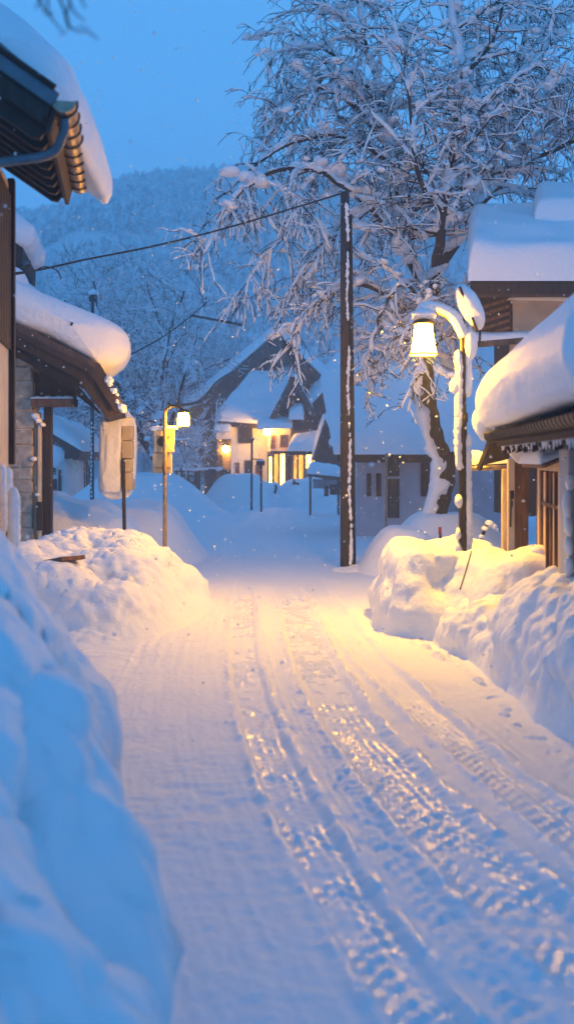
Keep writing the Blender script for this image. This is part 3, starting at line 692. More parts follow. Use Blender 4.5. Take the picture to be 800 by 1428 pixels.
while z < 3.45:
    h = rs.uniform(.18, .34); st.box((x0+rs.uniform(-.014, .014), D1+rs.uniform(-.025, .018), z), (x1+rs.uniform(-.026, .02), D1+.5, min(z+h-.016, 3.5))); z += h
st.build('pillar', M['stone'], hB, bevel=.02)
MB().box((x0+.03, D1+.035, -.05), (x1-.03, D1+.46, 3.45)).build('mortar', M['cream'], hB)
MB().box((-6.4, D1+.1, -.05), (x0-.01, D1+.5, 4.0)).build('wall', M['cream'], hB)
def pbox(px0, px1, y0, y1, d, dep, name, m, bev=.006, zmin=None):
    a = P(px0, y1, d); c = P(px1, y0, d)
    return MB().box((a.x, d, a.z if zmin is None else zmin), (c.x, d+dep, c.z)).build(name, m, hB, bevel=bev)
pbox(46, 51, 560, 800, D1+.1, .12, 'door_jamb', M['tan'], zmin=-.05); pbox(53, 57, 592, 800, D1, .08, 'door_jamb', M['cream'], zmin=-.05); pbox(58, 60, 602, 800, D1+.1, .06, 'door_jamb', M['tan'], zmin=-.05)
pbox(61, 71.5, 562, 800, D1+.05, .14, 'post', M['darkwood'], .01, zmin=-.05)
pbox(48, 62, 585, 800, D1+.3, .05, 'door', M['brownwood'], zmin=-.05)
MB().prism([P(38, 520, D1+.15), P(50, 519, D1+.15), P(102, 548, D1+.15), P(102, 556, D1+.15), P(38, 556, D1+.15)], (0, .08, 0)).build('gable_panel', M['darkwood'], hB)
pbox(43, 105, 556, 567, D1-.12, .22, 'lintel', M['brownwood'], .01); pbox(102.5, 106, 540, 568, D1-.16, .07, 'lintel_end', M['darkwood'])
b = Blobs()
for x, y, q in ((50, 580, .06), (54, 586, .05), (60, 592, .035), (52, 690, .03), (47, 640, .04), (56, 720, .03)): b.add(tuple(P(x, y, D1-.02)), np.diag((q*1.1, .06, q*.9)), 2, .45, 2)
for i in range(14): b.add(tuple(P(48+i*4, 555.2, D1-.03)), np.diag((.05, .08, .022+.02*rnd.random())), 2, .4)
b.build('ledge_snow', M['snow'], hB)
pbox(51, 58, 700, 740, D1-.08, .08, 'meter_box', M['darkwood'])
t = MB(); t.bar(P(62, 786, 12.3), P(103, 778, 11.9), .34, .05); o = t.build('plank', M['brownwood'], None, bevel=.005); tag(o, 'short brown plank end sticking out of the lamp lit pile by the porch', 'plank')
# ---- H: near right house
fH = Fr((2.38, 11.5, 2.30), (.104, .995), -1)
hH = thing('gutter_house', (4, 10, 0), 'low house at the right with ribbed gutter, tall window and an enormous smooth snow cap', 'house')
V0 = -6.6
rH = MB().prism([fH(0, V0, 0), fH(-4.2, V0, 1.9), fH(-4.2, V0, 1.7), fH(-.02, V0, -.16)], fH.v*(-V0)).build('roof', M['darkwood'], hH)
swept_snow('snow_cap', fH(0, V0, .03), fH.u, fH.v, [(-.05, .02), (.14, .02), (.23, .13), (.26, .30), (.20, .50), (.05, .70), (-.3, .94), (-.9, 1.22), (-2.2, 1.80), (-4., 2.62), (-4., 1.85), (-2., .95), (-.6, .3), (-.05, .02)], -V0+.12, rH, .4, .75, .03, .7, anchor=(-.9, .5), step=.07)
lump('snow_lump', tuple(P(674, 590, 11.62)), (.13, .16, .19), rH, 4, .16)
gutter(fH, .05, -.03, V0, .02, .075, M['zinc'], rH, hoops=.16)
for i in range(9):
    MB().prism([fH(-.03, -.1-i*.6, -.17), fH(-.9, -.1-i*.6, .20), fH(-.9, -.1-i*.6, .10), fH(-.08, -.1-i*.6, -.24)], fH.v*-.06).build('rafter', M['rafter'], rH)
# icy fringe along the eave
ic = MB(); ri = random.Random(3); v = V0
while v < -.1:
    L = ri.uniform(.02, .12); ic.tube([fH(-.06, v, -.10), fH(-.06, v, -.12-L)], [.022, .004], 5); v += ri.uniform(.05, .16)
ic.build('icicles', M['snow'], rH, True)
WU = -.47
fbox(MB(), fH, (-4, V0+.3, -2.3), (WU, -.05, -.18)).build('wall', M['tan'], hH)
fbox(MB(), fH, (-3.9, V0+.32, -.18), (WU-.1, -.07, .02)).build('wall_plate', M['darkwood'], hH)
# window: casing boards, panes, frames
wn = MB()
def wl(mb, v0, v1, z0, z1, d=.03, off=.0): return fbox(mb, fH, (WU+.003+off, v0, z0-2.3), (WU+.003+off+d, v1, z1-2.3))
wl(wn, -.52, -.40, .55, 2.0, .05); wl(wn, -1.98, -1.84, .45, 2.0, .06); wl(wn, -1.84, -.52, 1.88, 2.0, .045); wl(wn, -1.84, -.52, .62, .74, .07)
wf = wn.build('window', M['tan'], hH, bevel=.006)
wn = MB()
for v in (-1.82, -1.50, -1.22, -.95, -.58): wl(wn, v-.02, v+.035, .745, 1.875, .035, .006)
wl(wn, -1.79, -.60, 1.50, 1.545, .028, .006); wn.build('window_frame', M['brownwood'], wf, bevel=.004)
wn = MB(); wl(wn, -1.80, -.56, .75, 1.87, .008, .002); wn.build('pane', M['glass'], wf)
wn = MB(); wl(wn, -1.46, -1.26, .76, 1.86, .006, .012); wl(wn, -.92, -.62, .76, 1.86, .006, .012); wn.build('curtain', M['tan'], wf)
MB().prism([fH(WU, -2.0, -.27), fH(WU+.22, -2.0, -.36), fH(WU+.22, -2.0, -.39), fH(WU, -2.0, -.30)], fH.v*1.62).build('window_hood', M['brownwood'], hH)
pillow('hood_snow', [fH(WU+.24, -2.02, -.355), fH(WU+.24, -.36, -.355), fH(WU+.02, -.36, -.27), fH(WU+.02, -2.02, -.27)], .13, hH, .02, 18, .02, 4)
# battens on the wall
bt = MB()
for v in (-.12, -.22, -.32, -2.2, -2.42, -2.7, -3.0): wl(MB(), v-.035, v+.035, .2, 2.05, .018).build('batten', M['timbergrey'], hH, bevel=.004)
fbox(MB(), fH, (WU-.6, -2.62, -2.3), (WU+.10, -2.12, -.2)).build('corner_pier', M['bluegrey'], hH, bevel=.02)
b = Blobs()
for i in range(9): b.add(tuple(fH(WU+.09, -2.62, -.5-i*.19)+Vector((ri.uniform(-.02, .02), -.0, 0))), np.diag((.03+.02*ri.random(), .03, .07+.05*ri.random())), 2, .4)
b.build('pier_snow', M['snow'], hH)
# porch posts and side panel at the far end
pm = MB(); x0, x1 = P(700, 0, 12.2).x, P(706, 0, 12.2).x; pm.box((x0, 12.2, 0), (x1, 12.28, 1.88)); pm.build('porch_post', M['tan'], hH, bevel=.006)
pm = MB(); x0, x1 = P(708, 0, 12.1).x, P(717, 0, 12.1).x; pm.box((x0, 12.1, 0), (x1, 12.19, 2.02)); pm.build('porch_post', M['cream'], hH, bevel=.006)
x0, x1 = P(717.5, 0, 12.15).x, P(736, 0, 12.15).x; MB().box((x0, 12.15, 0), (x1, 12.19, 1.98)).build('side_panel', M['brownwood'], hH)
MB().box((P(711, 0, 12.05).x, 12.04, 1.52), (P(716, 0, 12.05).x, 12.1, 1.62)).build('meter', M['iron'], hH, bevel=.006)
MB().box((P(711.5, 0, 12.05).x, 12.05, 1.42), (P(714.5, 0, 12.05).x, 12.1, 1.50)).build('meter', M['iron'], hH, bevel=.006)
MB().tube([P(712, 695, 12.06), P(711, 735, 12.06)], .012, 6).build('conduit', M['iron'], hH, True)
pl = [P(650, 650, 12.3), P(708, 647, 12.3), P(708, 640, 13.1), P(650, 643, 13.1)]
ar = slab(pl, .05).build('annex_roof', M['darkwood'], hH); pillow('annex_snow', pl, .12, ar, .02, 18, .02, 3)
MB().tube([P(657, 653.5, 12.26), P(707, 651.5, 12.26)], .03, 8).build('annex_gutter', M['zinc'], ar, True)
MB().bar(P(667, 655, 11.75), P(686, 608, 11.6), .05, .05).build('eave_strut', M['rafter'], hH)
MB().prism([P(668, 650, 11.9), P(690, 612, 11.8), P(735, 612, 11.8), P(735, 634, 11.9)], (0, .05, 0)).build('eave_panel', M['darkwood'], hH)
lump('eave_snow', tuple(P(722, 626, 11.7)), (.10, .06, .15), hH, 3, .25)
# shelf with a snow block beside the window
s = thing('wall_shelf', P(752, 782, 10.9), 'small wooden bracket shelf holding a block of snow under the tall window', 'shelf')
x = P(735, 775, 11.0); y_ = P(772, 775, 10.7)
MB().box((x.x, 10.72, x.z-.02), (y_.x+.05, 11.0, x.z+.01)).build('board', M['brownwood'], s, bevel=.004)
MB().prism([P(745, 777, 10.85), P(768, 777, 10.85), P(768, 790, 10.85)], (0, .03, 0)).build('bracket', M['brownwood'], s)
lump('snow', tuple(P(752, 769, 10.86)), (.10, .11, .075), s, 3, .12)
lump('box', tuple(P(766, 768, 10.84)), (.035, .06, .06), s, 2, .05, m=M['iron'])
# ---- I: tall house behind, right
d = 17.
hI = thing('upper_house', P(760, 700, d), 'tall house behind with a thick stepped snow roof over dark timber eaves', 'house')
roofI = slab([P(655, 394, d), P(905, 394, d), P(905, 330, d+2.4), P(655, 330, d+2.4)], .20).build('roof', M['darkwood'], hI)
pillow('snow_cap', [P(657, 391, d), P(905, 391, d), P(905, 327, d+2.4), P(657, 327, d+2.4)], 0.62, roofI, .06, 44, .03, .8, p=26)
pillow('upper_snow', [P(748, 318, d+1.3), P(905, 318, d+1.3), P(905, 290, d+2.4), P(748, 290, d+2.4)], .52, roofI, .06, 26, .03, .8, p=16)
MB().prism([P(656, 403, d+.1), P(905, 403, d+.1), P(905, 413, d+.1), P(656, 413, d+.1)], (0, .12, 0)).build('fascia', M['timbergrey'], roofI)
pillow('fascia_snow', [P(656, 403, d+.05), P(905, 403, d+.05), P(905, 402, d+.25), P(656, 402, d+.25)],   .05, roofI, .02, 24, .02, 1.)
MB().prism([P(714, 404, d+.9), P(905, 404, d+.9), P(905, 720, d+.9), P(714, 720, d+.9)], (0, 1.6, 0)).build('wall', M['darkwood'], hI)
MB().prism([P(660, 413, d+.6), P(714, 413, d+.6), P(714, 470, d+.6), P(660, 470, d+.6)], (0, .06, 0)).build('gable_boards', M['darkwood'], hI)
for i in range(5): MB().bar(P(662, 432+i*10, d+.55), P(712, 416+i*10, d+.55), .03, .05).build('brace', M['brownwood'], hI)
MB().prism([P(711, 419, d+.6), P(792, 419, d+.6), P(792, 500, d+.6), P(711, 500, d+.6)], (0, .10, 0)).build('balcony_screen', M['beige'], hI)
pillow('screen_snow', [P(710, 419, d+.55), P(792, 420, d+.55), P(792, 417, d+.72), P(710, 417, d+.72)], .07, hI, .04, 18, .05, 1.5)
pl = [P(648, 478, d+.3), P(742, 470, d+.3), P(742, 462, d+.9), P(648, 470, d+.9)]
br = slab(pl, .10).build('balcony_roof', M['timbergrey'], hI); pillow('balcony_snow', pl, .10, br, .02, 16, .05, 1.)
# ---- G: long low house behind the tree
d = 26.2
hG = thing('low_house', P(590, 745, d), 'long low grey plastered house with a broad snowy roof behind the big tree', 'house')
c4 = [P(470, 632, d), P(720, 632, d), P(720, 528, d+4.8), P(452, 528, d+4.8)]
rG = slab(c4, .22).build('roof', M['darkwood'], hG); pillow('snow_cap', c4, .42, rG, .10, 40, .05, .7, p=16)
MB().prism([P(497, 640, d+.5), P(718, 640, d+.5), P(718, 760, d+.5), P(497, 760, d+.5)], (0, 4, 0)).build('wall', M['lilac'], hG)
def pwin(parent, x0, x1, y0, y1, d, frame=M['darkwood'], pane=M['glass'], bars=(1, 1), w=.05, dep=.05):
    a = P(x0, y1, d); b_ = P(x1, y0, d); X0, Z0, X1, Z1 = a.x, a.z, b_.x, b_.z; mb = MB()
    mb.box((X0, d-dep, Z0), (X0+w, d, Z1)); mb.box((X1-w, d-dep, Z0), (X1, d, Z1)); mb.box((X0+w, d-dep, Z1-w), (X1-w, d, Z1)); mb.box((X0+w, d-dep, Z0), (X1-w, d, Z0+w))
    for i in range(bars[0]): t = X0+(X1-X0)*(i+1)/(bars[0]+1); mb.box((t-w*.3, d-dep*.8, Z0+w), (t+w*.3, d-.004, Z1-w))
    for i in range(bars[1]): t = Z0+(Z1-Z0)*(i+1)/(bars[1]+1); mb.box((X0+w, d-dep*.7, t-w*.3), (X1-w, d-.006, t+w*.3))
    f = mb.build('window', frame, parent); MB().box((X0+w*.5, d-.012, Z0+w*.5), (X1-w*.5, d-.003, Z1-w*.5)).build('pane', pane, f); return f
dw = d+.49
pwin(hG, 511, 517, 660, 692, dw); pwin(hG, 524, 531, 660, 692, dw); pwin(hG, 540, 556, 668, 722, dw, bars=(1, 2)); pwin(hG, 540, 556, 640, 664, dw); pwin(hG, 586, 598, 645, 692, dw)
MB().prism([P(497, 634, d+.30), P(718, 634, d+.30), P(718, 645, d+.30), P(497, 645, d+.30)], (0, .15, 0)).build('eave_beam', M['darkwood'], hG)
MB().box((P(548, 0, d).x, d+.40, .1), (P(552, 0, d).x, d+.48, 1.)).build('downpipe', M['bluegrey'], hG) if False else None
MB().prism([P(655, 655, d-.2), P(700, 655, d-.2), P(700, 760, d-.2), P(655, 760, d-.2)], (0, .6, 0)).build('side_wall', M['bluegrey'], hG)
# ---- far cluster: big gabled house
D0 = 56.
hD = thing('gabled_house', P(345, 690, D0), 'big steep gabled house with white plaster wing and dark broad bargeboards', 'house')
def roofslab(pts, dep, t, m, parent, name='roof'):
    mb = MB(); a = [Vector(p) for p in pts]; return mb.prism(a, (0, dep, 0)).build(name, m, parent)
rd = roofslab([P(385, 466, D0), P(252, 582, D0), P(264, 592, D0), P(410, 500, D0), P(418, 494, D0)], 9, 0, M['timbergrey'], hD)
pillow('snow_cap', [P(384, 464, D0-.2), P(251, 580, D0-.2), P(251, 580, D0-.2)+Vector((0, 9, 0)), P(384, 464, D0-.2)+Vector((0, 9, 0))], .75, rd, .15, 30, .1, .5, p=14, m=M['farsnow'])
r2_ = roofslab([P(386, 466, D0), P(418, 496, D0), P(480, 555, D0), P(480, 566, D0), P(408, 500, D0)], 9, 0, M['timbergrey'], hD)
pillow('snow_cap', [P(480, 553, D0-.2), P(386, 464, D0-.2), P(386, 464, D0-.2)+Vector((0, 9, 0)), P(480, 553, D0-.2)+Vector((0, 9, 0))], .7, r2_, .15, 30, .1, .5, p=14, m=M['farsnow'])
MB().prism([P(385, 475, D0+1), P(285, 562, D0+1), P(285, 700, D0+1), P(480, 700, D0+1), P(480, 560, D0+1)], (0, 7.5, 0)).build('wall', M['timbergrey'], hD)
MB().prism([P(322, 588, 53), P(402, 588, 53), P(402, 705, 53), P(322, 705, 53)], (0, 4.2, 0)).build('wing', M['white'], hD)
c4 = [P(303, 586, 52.5), P(394, 592, 52.5), P(420, 508, 57.5), P(366, 508, 57.5)]
rw = slab(c4, .3).build('wing_roof', M['darkwood'], hD); pillow('snow_cap', c4, .6, rw, .1, 30, .08, .6, p=14, m=M['farsnow'])
pwin(hD, 332, 352, 590, 618, 52.98, bars=(3, 2), w=.10); pwin(hD, 341, 351, 642, 676, 52.98, bars=(1, 3), w=.1); pwin(hD, 328, 334, 645, 672, 52.98, frame=M['brownwood'], bars=(0, 1), w=.08); pwin(hD, 338, 360, 580, 587, 52.94, bars=(2, 0), w=.06)
MB().prism([P(302, 588, 53.4), P(321, 588, 53.4), P(321, 602, 53.4), P(302, 602, 53.4)], (0, 2.5, 0)).build('balcony', M['darkwood'], hD)
MB().prism([P(301, 602, 52.6), P(322, 602, 52.6), P(322, 612, 52.6), P(301, 612, 52.6)], (0, 3, 0)).build('balcony_floor', M['white'], hD)
pillow('balcony_snow', [P(299, 602, 52.4), P(322, 602, 52.4), P(322, 600, 55), P(299, 600, 55)], .45, hD, .05, 14, .1, 1., m=M['farsnow'])
MB().prism([P(303, 614, 53.5), P(321.5, 614, 53.5), P(321.5, 655, 53.5), P(303, 655, 53.5)], (0, 2.5, 0)).build('side_bay', M['timbergrey'], hD)
# dormer and upper porch block
MB().prism([P(409, 533, 52), P(385, 580, 52), P(385, 640, 52), P(440, 640, 52), P(440, 585, 52), P(433, 578, 52)], (0, 4, 0)).build('dormer', M['darkwood'], hD)
for a, b_ in (((409, 527), (379, 585)), ((409, 527), (436, 578))):
    mb = MB(); mb.bar(P(*a, 51.7), P(*b_, 51.7), .7, .28, up=(0, 1, 0) if False else (0, 0, 1))
    r_ = mb.build('dormer_rafter', M['timbergrey'], hD)
pillow('dormer_snow', [P(437, 577, 51.6), P(410, 526, 51.6), P(410, 526, 51.6)+Vector((0, 5, 0)), P(437, 577, 51.6)+Vector((0, 5, 0))], .45, hD, .08, 16, .06, 1., m=M['farsnow'])
pillow('dormer_snow', [P(409, 526, 51.6), P(378, 584, 51.6), P(378, 584, 51.6)+Vector((0, 5, 0)), P(409, 526, 51.6)+Vector((0, 5, 0))], .4, hD, .08, 16, .06, 1., m=M['farsnow'])
pillow('ledge_snow', [P(360, 599, 51), P(406, 597, 51), P(406, 588, 52.2), P(360, 590, 52.2)], .38, hD, .06, 18, .08, 1., m=M['farsnow'])
pillow('ledge_snow', [P(404, 585, 51), P(422, 585, 51), P(422, 575, 52), P(404, 580, 52)], .55, hD, .06, 16, .1, 1., m=M['farsnow'])
MB().prism([P(374, 597, 51.6), P(405, 597, 51.6), P(405, 630, 51.6), P(374, 630, 51.6)], (0, .5, 0)).build('upper_wall', M['white'], hD)
MB().prism([P(405, 600, 51.5), P(436, 600, 51.5), P(436, 618, 51.5), P(405, 618, 51.5)], (0, .5, 0)).build('balustrade', M['timbergrey'], hD)
pwin(hD, 392, 398, 560, 572, 51.98, bars=(0, 1), w=.06); pwin(hD, 410, 416, 589, 598, 51.98, bars=(1, 0), w=.06); pwin(hD, 377, 384, 606, 626, 51.58, frame=M['brownwood'], bars=(0, 2), w=.07); pwin(hD, 390, 402, 606, 624, 51.58, frame=M['brownwood'], bars=(2, 0), w=.06)
pwin(hD, 356, 366, 648, 690, 52.98, frame=M['brownwood'], bars=(1, 2), w=.08); pwin(hD, 305, 311, 634, 650, 53.48, bars=(0, 1), w=.06)
MB().prism([P(376, 632, 50.2), P(404, 632, 50.2), P(404, 629, 50.2), P(376, 629, 50.2)], (0, .6, 0)).build('porch_canopy', M['darkwood'], hD)
for x in (374, 399, 435, 457): MB().bar(P(x, 700, 50.55), P(x, 630, 50.55), .09, .09).build('porch_post', M['brownwood'], hD)
# glowing porch
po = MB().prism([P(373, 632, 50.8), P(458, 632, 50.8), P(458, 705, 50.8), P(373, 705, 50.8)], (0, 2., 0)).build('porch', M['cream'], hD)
for x0, x1, y0, y1, mm in ((374, 380, 636, 688, M['window2']), (381, 389.5, 632, 692, M['window']), (389.5, 398, 632, 692, M['window2']), (408, 415, 633, 692, M['window']), (415, 424, 633, 692, M['window']), (425, 435, 632, 654, M['window2']), (436, 447, 632, 654, M['window2']), (448, 457, 631, 652, M['window'])):
    pwin(hD, x0, x1, y0, y1, 50.79, frame=M['brownwood'], pane=mm, bars=(0, 0), w=.05)
pwin(hD, 399, 407, 636, 690, 50.78, frame=M['brownwood'], pane=M['brownwood'], bars=(0, 2), w=.06)
c4 = [P(402, 629, 50), P(444, 629, 50), P(446, 608, 52), P(410, 612, 52)]
pr_ = slab(c4, .2).build('porch_roof', M['darkwood'], hD); pillow('porch_snow', c4, .42, pr_, .06, 18, .08, 1., m=M['farsnow'])
for px, py, dd in ((372, 602, 51.4), (315, 627, 53.2), (441.5, 638, 50.2)):
    t = thing('wall_lamp', P(px, py, dd), 'glowing lamp at the right end of the lit porch' if px > 400 else 'glowing round lamp on the upper wall of the white wing' if px > 350 else 'glowing wall lamp on the side bay left of the white wing', 'lamp')
    MB().lathe(P(px, py, dd)-Vector((0, 0, .18)), [(.05, 0), (.17, .08), (.2, .2), (.15, .34), (.06, .38)], 10).build('globe', M['houselamp'], t, True)
    MB().lathe(P(px, py, dd)+Vector((0, 0, .205)), [(.24, 0), (.2, .08), (.05, .16)], 10).build('cap', M['iron'], t, True)
    MB().bar(P(px, py, dd)+Vector((0, .02, .28)), P(px, py, dd)+Vector((0, .35, .28)), .05, .05).build('bracket', M['iron'], t)
# lower small gable with steep roof
hF = thing('small_gable_house', P(455, 690, 49), 'small steep dark gable house with a snow roof, left of the utility pole', 'house')
MB().prism([P(453, 590, 49), P(439, 640, 49), P(440, 705, 49), P(482, 705, 49), P(482, 640, 49)], (0, 5, 0)).build('wall', M['darkwood'], hF)
rf = MB().prism([P(453, 584, 48.7), P(480, 650, 48.7), P(476, 652, 48.7), P(452, 592, 48.7)], (0, 5.5, 0)).build('roof', M['timbergrey'], hF)
pillow('snow_cap', [P(481, 650, 48.6), P(453, 582, 48.6), P(453, 582, 48.6)+Vector((1.2, 5.5, 1.6)), P(481, 650, 48.6)+Vector((1.2, 5.5, 1.6))], .5, rf, .06, 20, .08, 1., m=M['farsnow'])
rf = MB().prism([P(453, 584, 48.7), P(436, 640, 48.7), P(439, 642, 48.7), P(453.5, 592, 48.7)], (0, 5.5, 0)).build('roof', M['timbergrey'], hF)
pillow('snow_cap', [P(453, 583, 48.7), P(435, 640, 48.7), P(435, 640, 48.7)+Vector((0, 5.5, 0)), P(453, 583, 48.7)+Vector((0, 5.5, 0))], .35, rf, .05, 16, .06, 1., m=M['farsnow'])
lump('snow_ball', tuple(P(463, 616, 48.6)), (.2, .2, .22), hF, 3)
# house E: gable to the right
hE = thing('steep_roof_house', P(505, 690, 55), 'steep snowy roofed house showing one long bargeboard beside the utility pole', 'house')
re_ = roofslab([P(432, 570, 54.5), P(490, 506, 54.5), P(497, 512, 54.5), P(441, 584, 54.5)], 8, 0, M['timbergrey'], hE)
pillow('snow_cap', [P(491, 503, 54.3), P(430, 568, 54.3), P(430, 568, 54.3)+Vector((-.4, 8, .8)), P(491, 503, 54.3)+Vector((-.4, 8, .8))], .65, re_, .1, 22, .08, .6, p=14, m=M['farsnow'])
re_ = roofslab([P(490, 506, 54.5), P(560, 585, 54.5), P(555, 592, 54.5), P(490, 514, 54.5)], 8, 0, M['timbergrey'], hE)
pillow('snow_cap', [P(561, 583, 54.3), P(490, 503, 54.3), P(490, 503, 54.3)+Vector((0, 8, .0)), P(561, 583, 54.3)+Vector((0, 8, .0))], .65, re_, .1, 22, .08, .6, p=14, m=M['farsnow'])
MB().prism([P(490, 516, 55.5), P(446, 572, 55.5), P(446, 700, 55.5), P(550, 700, 55.5), P(550, 588, 55.5)], (0, 6.5, 0)).build('wall', M['timbergrey'], hE)
pillow('porch_snow', [P(452, 548, 54.2), P(500, 548, 54.2), P(500, 532, 55.6), P(452, 538, 55.6)], .5, hE, .06, 16, .08, 1., m=M['farsnow'])
# far left cottage under the porch roof
hC = thing('far_cottage', P(80, 690, 40), 'far pale cottage with a snowy roof seen below the porch lintel', 'house')
rc = MB().prism([P(45, 590, 40), P(112, 630, 40), P(110, 642, 40), P(92, 640, 40), P(45, 612, 40)], (0, 5, 0)).build('roof', M['darkwood'], hC)
pillow('snow_cap', [P(113, 628, 39.8), P(45, 588, 39.8), P(45, 588, 39.8)+Vector((0, 5, 0)), P(113, 628, 39.8)+Vector((0, 5, 0))], .55, rc, .12, 22, .06, .9)
MB().prism([P(40, 612, 40.6), P(92, 640, 40.6), P(92, 705, 40.6), P(40, 705, 40.6)], (0, 4, 0)).build('wall', M['white'], hC)
pwin(hC, 73, 78, 645, 662, 40.58, w=.06); pwin(hC, 82, 86, 655, 690, 40.58, bars=(0, 1), w=.05); pwin(hC, 74, 80, 668, 690, 40.58, w=.05)
MB().bar(P(98, 640, 39.9), P(109, 654, 39.9), .12, .12).build('bracket', M['tan'], hC)
lump('snow_drift', tuple(P(75, 635, 39.4)), (.4, .4, .45), hC, 3)
for i, (px, py) in enumerate(((117.5, 633.5), (120.5, 624.5))):
    t = thing('cold_lamp', P(px, py, 44), ('lower small cold white lamp by the far cottage', 'upper small cold white lamp by the far cottage')[i], 'lamp', 'cold lamps by the far cottage')
    MB().lathe(P(px, py, 44)-Vector((0, 0, .1)), [(.03, 0), (.1, .06), (.1, .14), (.03, .2)], 8).build('globe', M['coldlamp'], t, True)
    MB().tube([P(px, py, 44)+Vector((0, .12, .0)), P(px, py, 44)+Vector((0, .12, -2.6))], .03, 6).build('stem', M['iron'], t, True)
    MB().bar(P(px, py, 44)+Vector((0, .13, .12)), P(px, py, 44)+Vector((0, -.05, .12)), .05, .03).build('arm', M['iron'], t)
# ------------------------------------------------------------------ street furniture
# large street lamp
d = 12.0
def zq(z): return 2+(z-2)*.889
L = thing('street_lamp', P(645, 790, d), 'tall dark street lamp with a glowing bell lantern and snow plastered post', 'street lamp')
px = P(645, 0, d).x
MB().lathe((px, d, .35), [(.075, 0), (.07, .25), (.055, .35), (.046, 2.08), (.06, 2.1), (.06, 2.19), (.04, 2.21), (.036, 3.18), (.022, 3.34)], 12).build('post', M['iron'], L, True)
pts = polyline([Vector((px, d, zq(3.62))), Vector((px-.09, d, zq(3.82))), Vector((px-.25, d, zq(3.95))), Vector((px-.43, d, zq(3.99))), Vector((px-.475, d, zq(3.93)))], 6)
arm = MB().tube(pts, .024, 8).build('arm', M['iron'], L, True)
lx, lz = P(590, 0, d).x, P(0, 470, d).z
MB().tube([Vector((lx+.166*math.cos(k*math.pi/12), d+.166*math.sin(k*math.pi/12), lz-.206)) for k in range(25)], .011, 6, False).build('lantern_rim', M['amber'], L, True)
MB().lathe((lx, d, lz), [(.153, -.2115), (.153, -.2095)], 20).build('lantern_mouth', M['mouth'], L, False)
lantern = MB().lathe((lx, d, lz), [(.16, -.209), (.154, -.178), (.134, -.09), (.117, .018), (.111, .124), (.098, .151)], 14).build('lantern', M['lamp'], L, True)
MB().lathe((lx, d, lz), [(.129, .153), (.133, .165), (.111, .196), (.062, .231), (.027, .25), (.027, .294)], 14).build('hood', M['iron'], L, True)
for k in range(6):
    a = k*math.pi/3+.2; MB().tube([Vector((lx+.165*math.cos(a), d+.165*math.sin(a), lz-.213)), Vector((lx+.125*math.cos(a), d+.125*math.sin(a), lz+.018)), Vector((lx+.112*math.cos(a), d+.112*math.sin(a), lz+.156))], .006, 5).build('lantern_bar', M['iron'], L, True)
b = Blobs(); n = len(pts)
for i, p in enumerate(pts):
    s = .075 if i > 4 else .065; b.add(tuple(p+Vector((0, 0, .058))), np.diag((.076, .062, s*.89)), 2, .25, 3)
b.add((lx, d, lz+.267), np.diag((.15, .125, .076)), 3, .2, 3); b.build('arm_snow', M['snow'], L)
# sloped cap board at the top of the post with its heap of snow
MB().bar(P(638, 402, d)+Vector((0, 0, 0)), P(662, 462, d), .25, .027).build('cap_board', M['iron'], L)
MB().tube([Vector((px-.02, d, zq(3.75))), P(647, 440, d), P(640, 398, d)], .02, 7).build('cap_bracket', M['iron'], L, True)
MB().tube([P(669, 452, d), P(668, 484, d)], .014, 6).build('cap_hook', M['iron'], L, True)
b = Blobs(); a_ = (P(664, 456, d)-P(636, 402, d))
ax = a_*.5; nv = Vector((-ax.z, 0, ax.x)).normalized()*-1
b.add(tuple(P(654, 428, d)), [tuple(ax*1.12), (0, .17, 0), tuple(Vector((ax.z, 0, -ax.x)).normalized()*.133)], 3, .14, 1.6); b.build('cap_snow', M['snow'], L)
b = Blobs()
for i in range(64):
    z = .7+i*.040
    b.add((px-.055+rnd.uniform(-.008, .008), d-.02, z), np.diag((.035+.015*rnd.random(), .055, .08)), 2, .25, 4) if (z > 1.9 or rnd.random() < .16) else None
    b.add((px+.065+rnd.uniform(-.006, .006), d-.005, z), np.diag((.038+.008*rnd.random(), .05, .08)), 2, .2, 4) if z < 2.25 or z > 2.8 else None
b.add((px-.09, d, 2.87), np.diag((.07, .07, .09)), 3, .2); b.add((px+.09, d, 3.38), np.diag((.08, .07, .195)), 3, .15); b.build('post_snow', M['snow'], L)
# sign post with small lantern and two square panels seen from behind
d = 14.2
S = thing('sign_lamp_post', P(230, 800, d), 'thin post with a small glowing lantern and back of two stacked tan sign panels', 'street lamp')
x = P(230, 0, d).x
MB().lathe((x, d, .3), [(.034, 0), (.03, .1), (.028, 2.3), (.018, 2.42)], 10).build('post', M['galv'], S, True)
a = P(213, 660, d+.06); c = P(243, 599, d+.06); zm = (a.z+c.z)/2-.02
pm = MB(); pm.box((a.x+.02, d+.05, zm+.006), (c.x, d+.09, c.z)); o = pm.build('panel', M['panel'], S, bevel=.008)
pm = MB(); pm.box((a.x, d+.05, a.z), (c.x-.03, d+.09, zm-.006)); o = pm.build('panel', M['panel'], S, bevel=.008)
pm = MB()
for zz in (a.z+.08, zm, c.z-.1): MB().box((a.x+.05, d+.036, zz-.012), (c.x-.05, d+.049, zz+.012)).build('panel_rail', M['galv'], S)
dk = MB().tube([Vector((x-.045, d+.045, P(0, 616, d).z)), Vector((x-.045, d+.03, P(0, 616, d).z))], .07, 14).build('disc', M['iron'], S)
MB().tube([P(229, 640, d-.03), P(227, 652, d-.03), P(230, 662, d-.03)], .015, 6).build('clamp', M['iron'], S, True)
MB().tube(polyline([P(231, 578, d), P(234, 569, d), P(242, 566, d), P(252, 569, d), P(257, 573, d)], 5), .016, 7).build('arm', M['iron'], S, True)
MB().tube([P(236, 570, d), P(236.5, 562, d)], .018, 6).build('finial', M['iron'], S, True)
lp = P(256, 584, d)
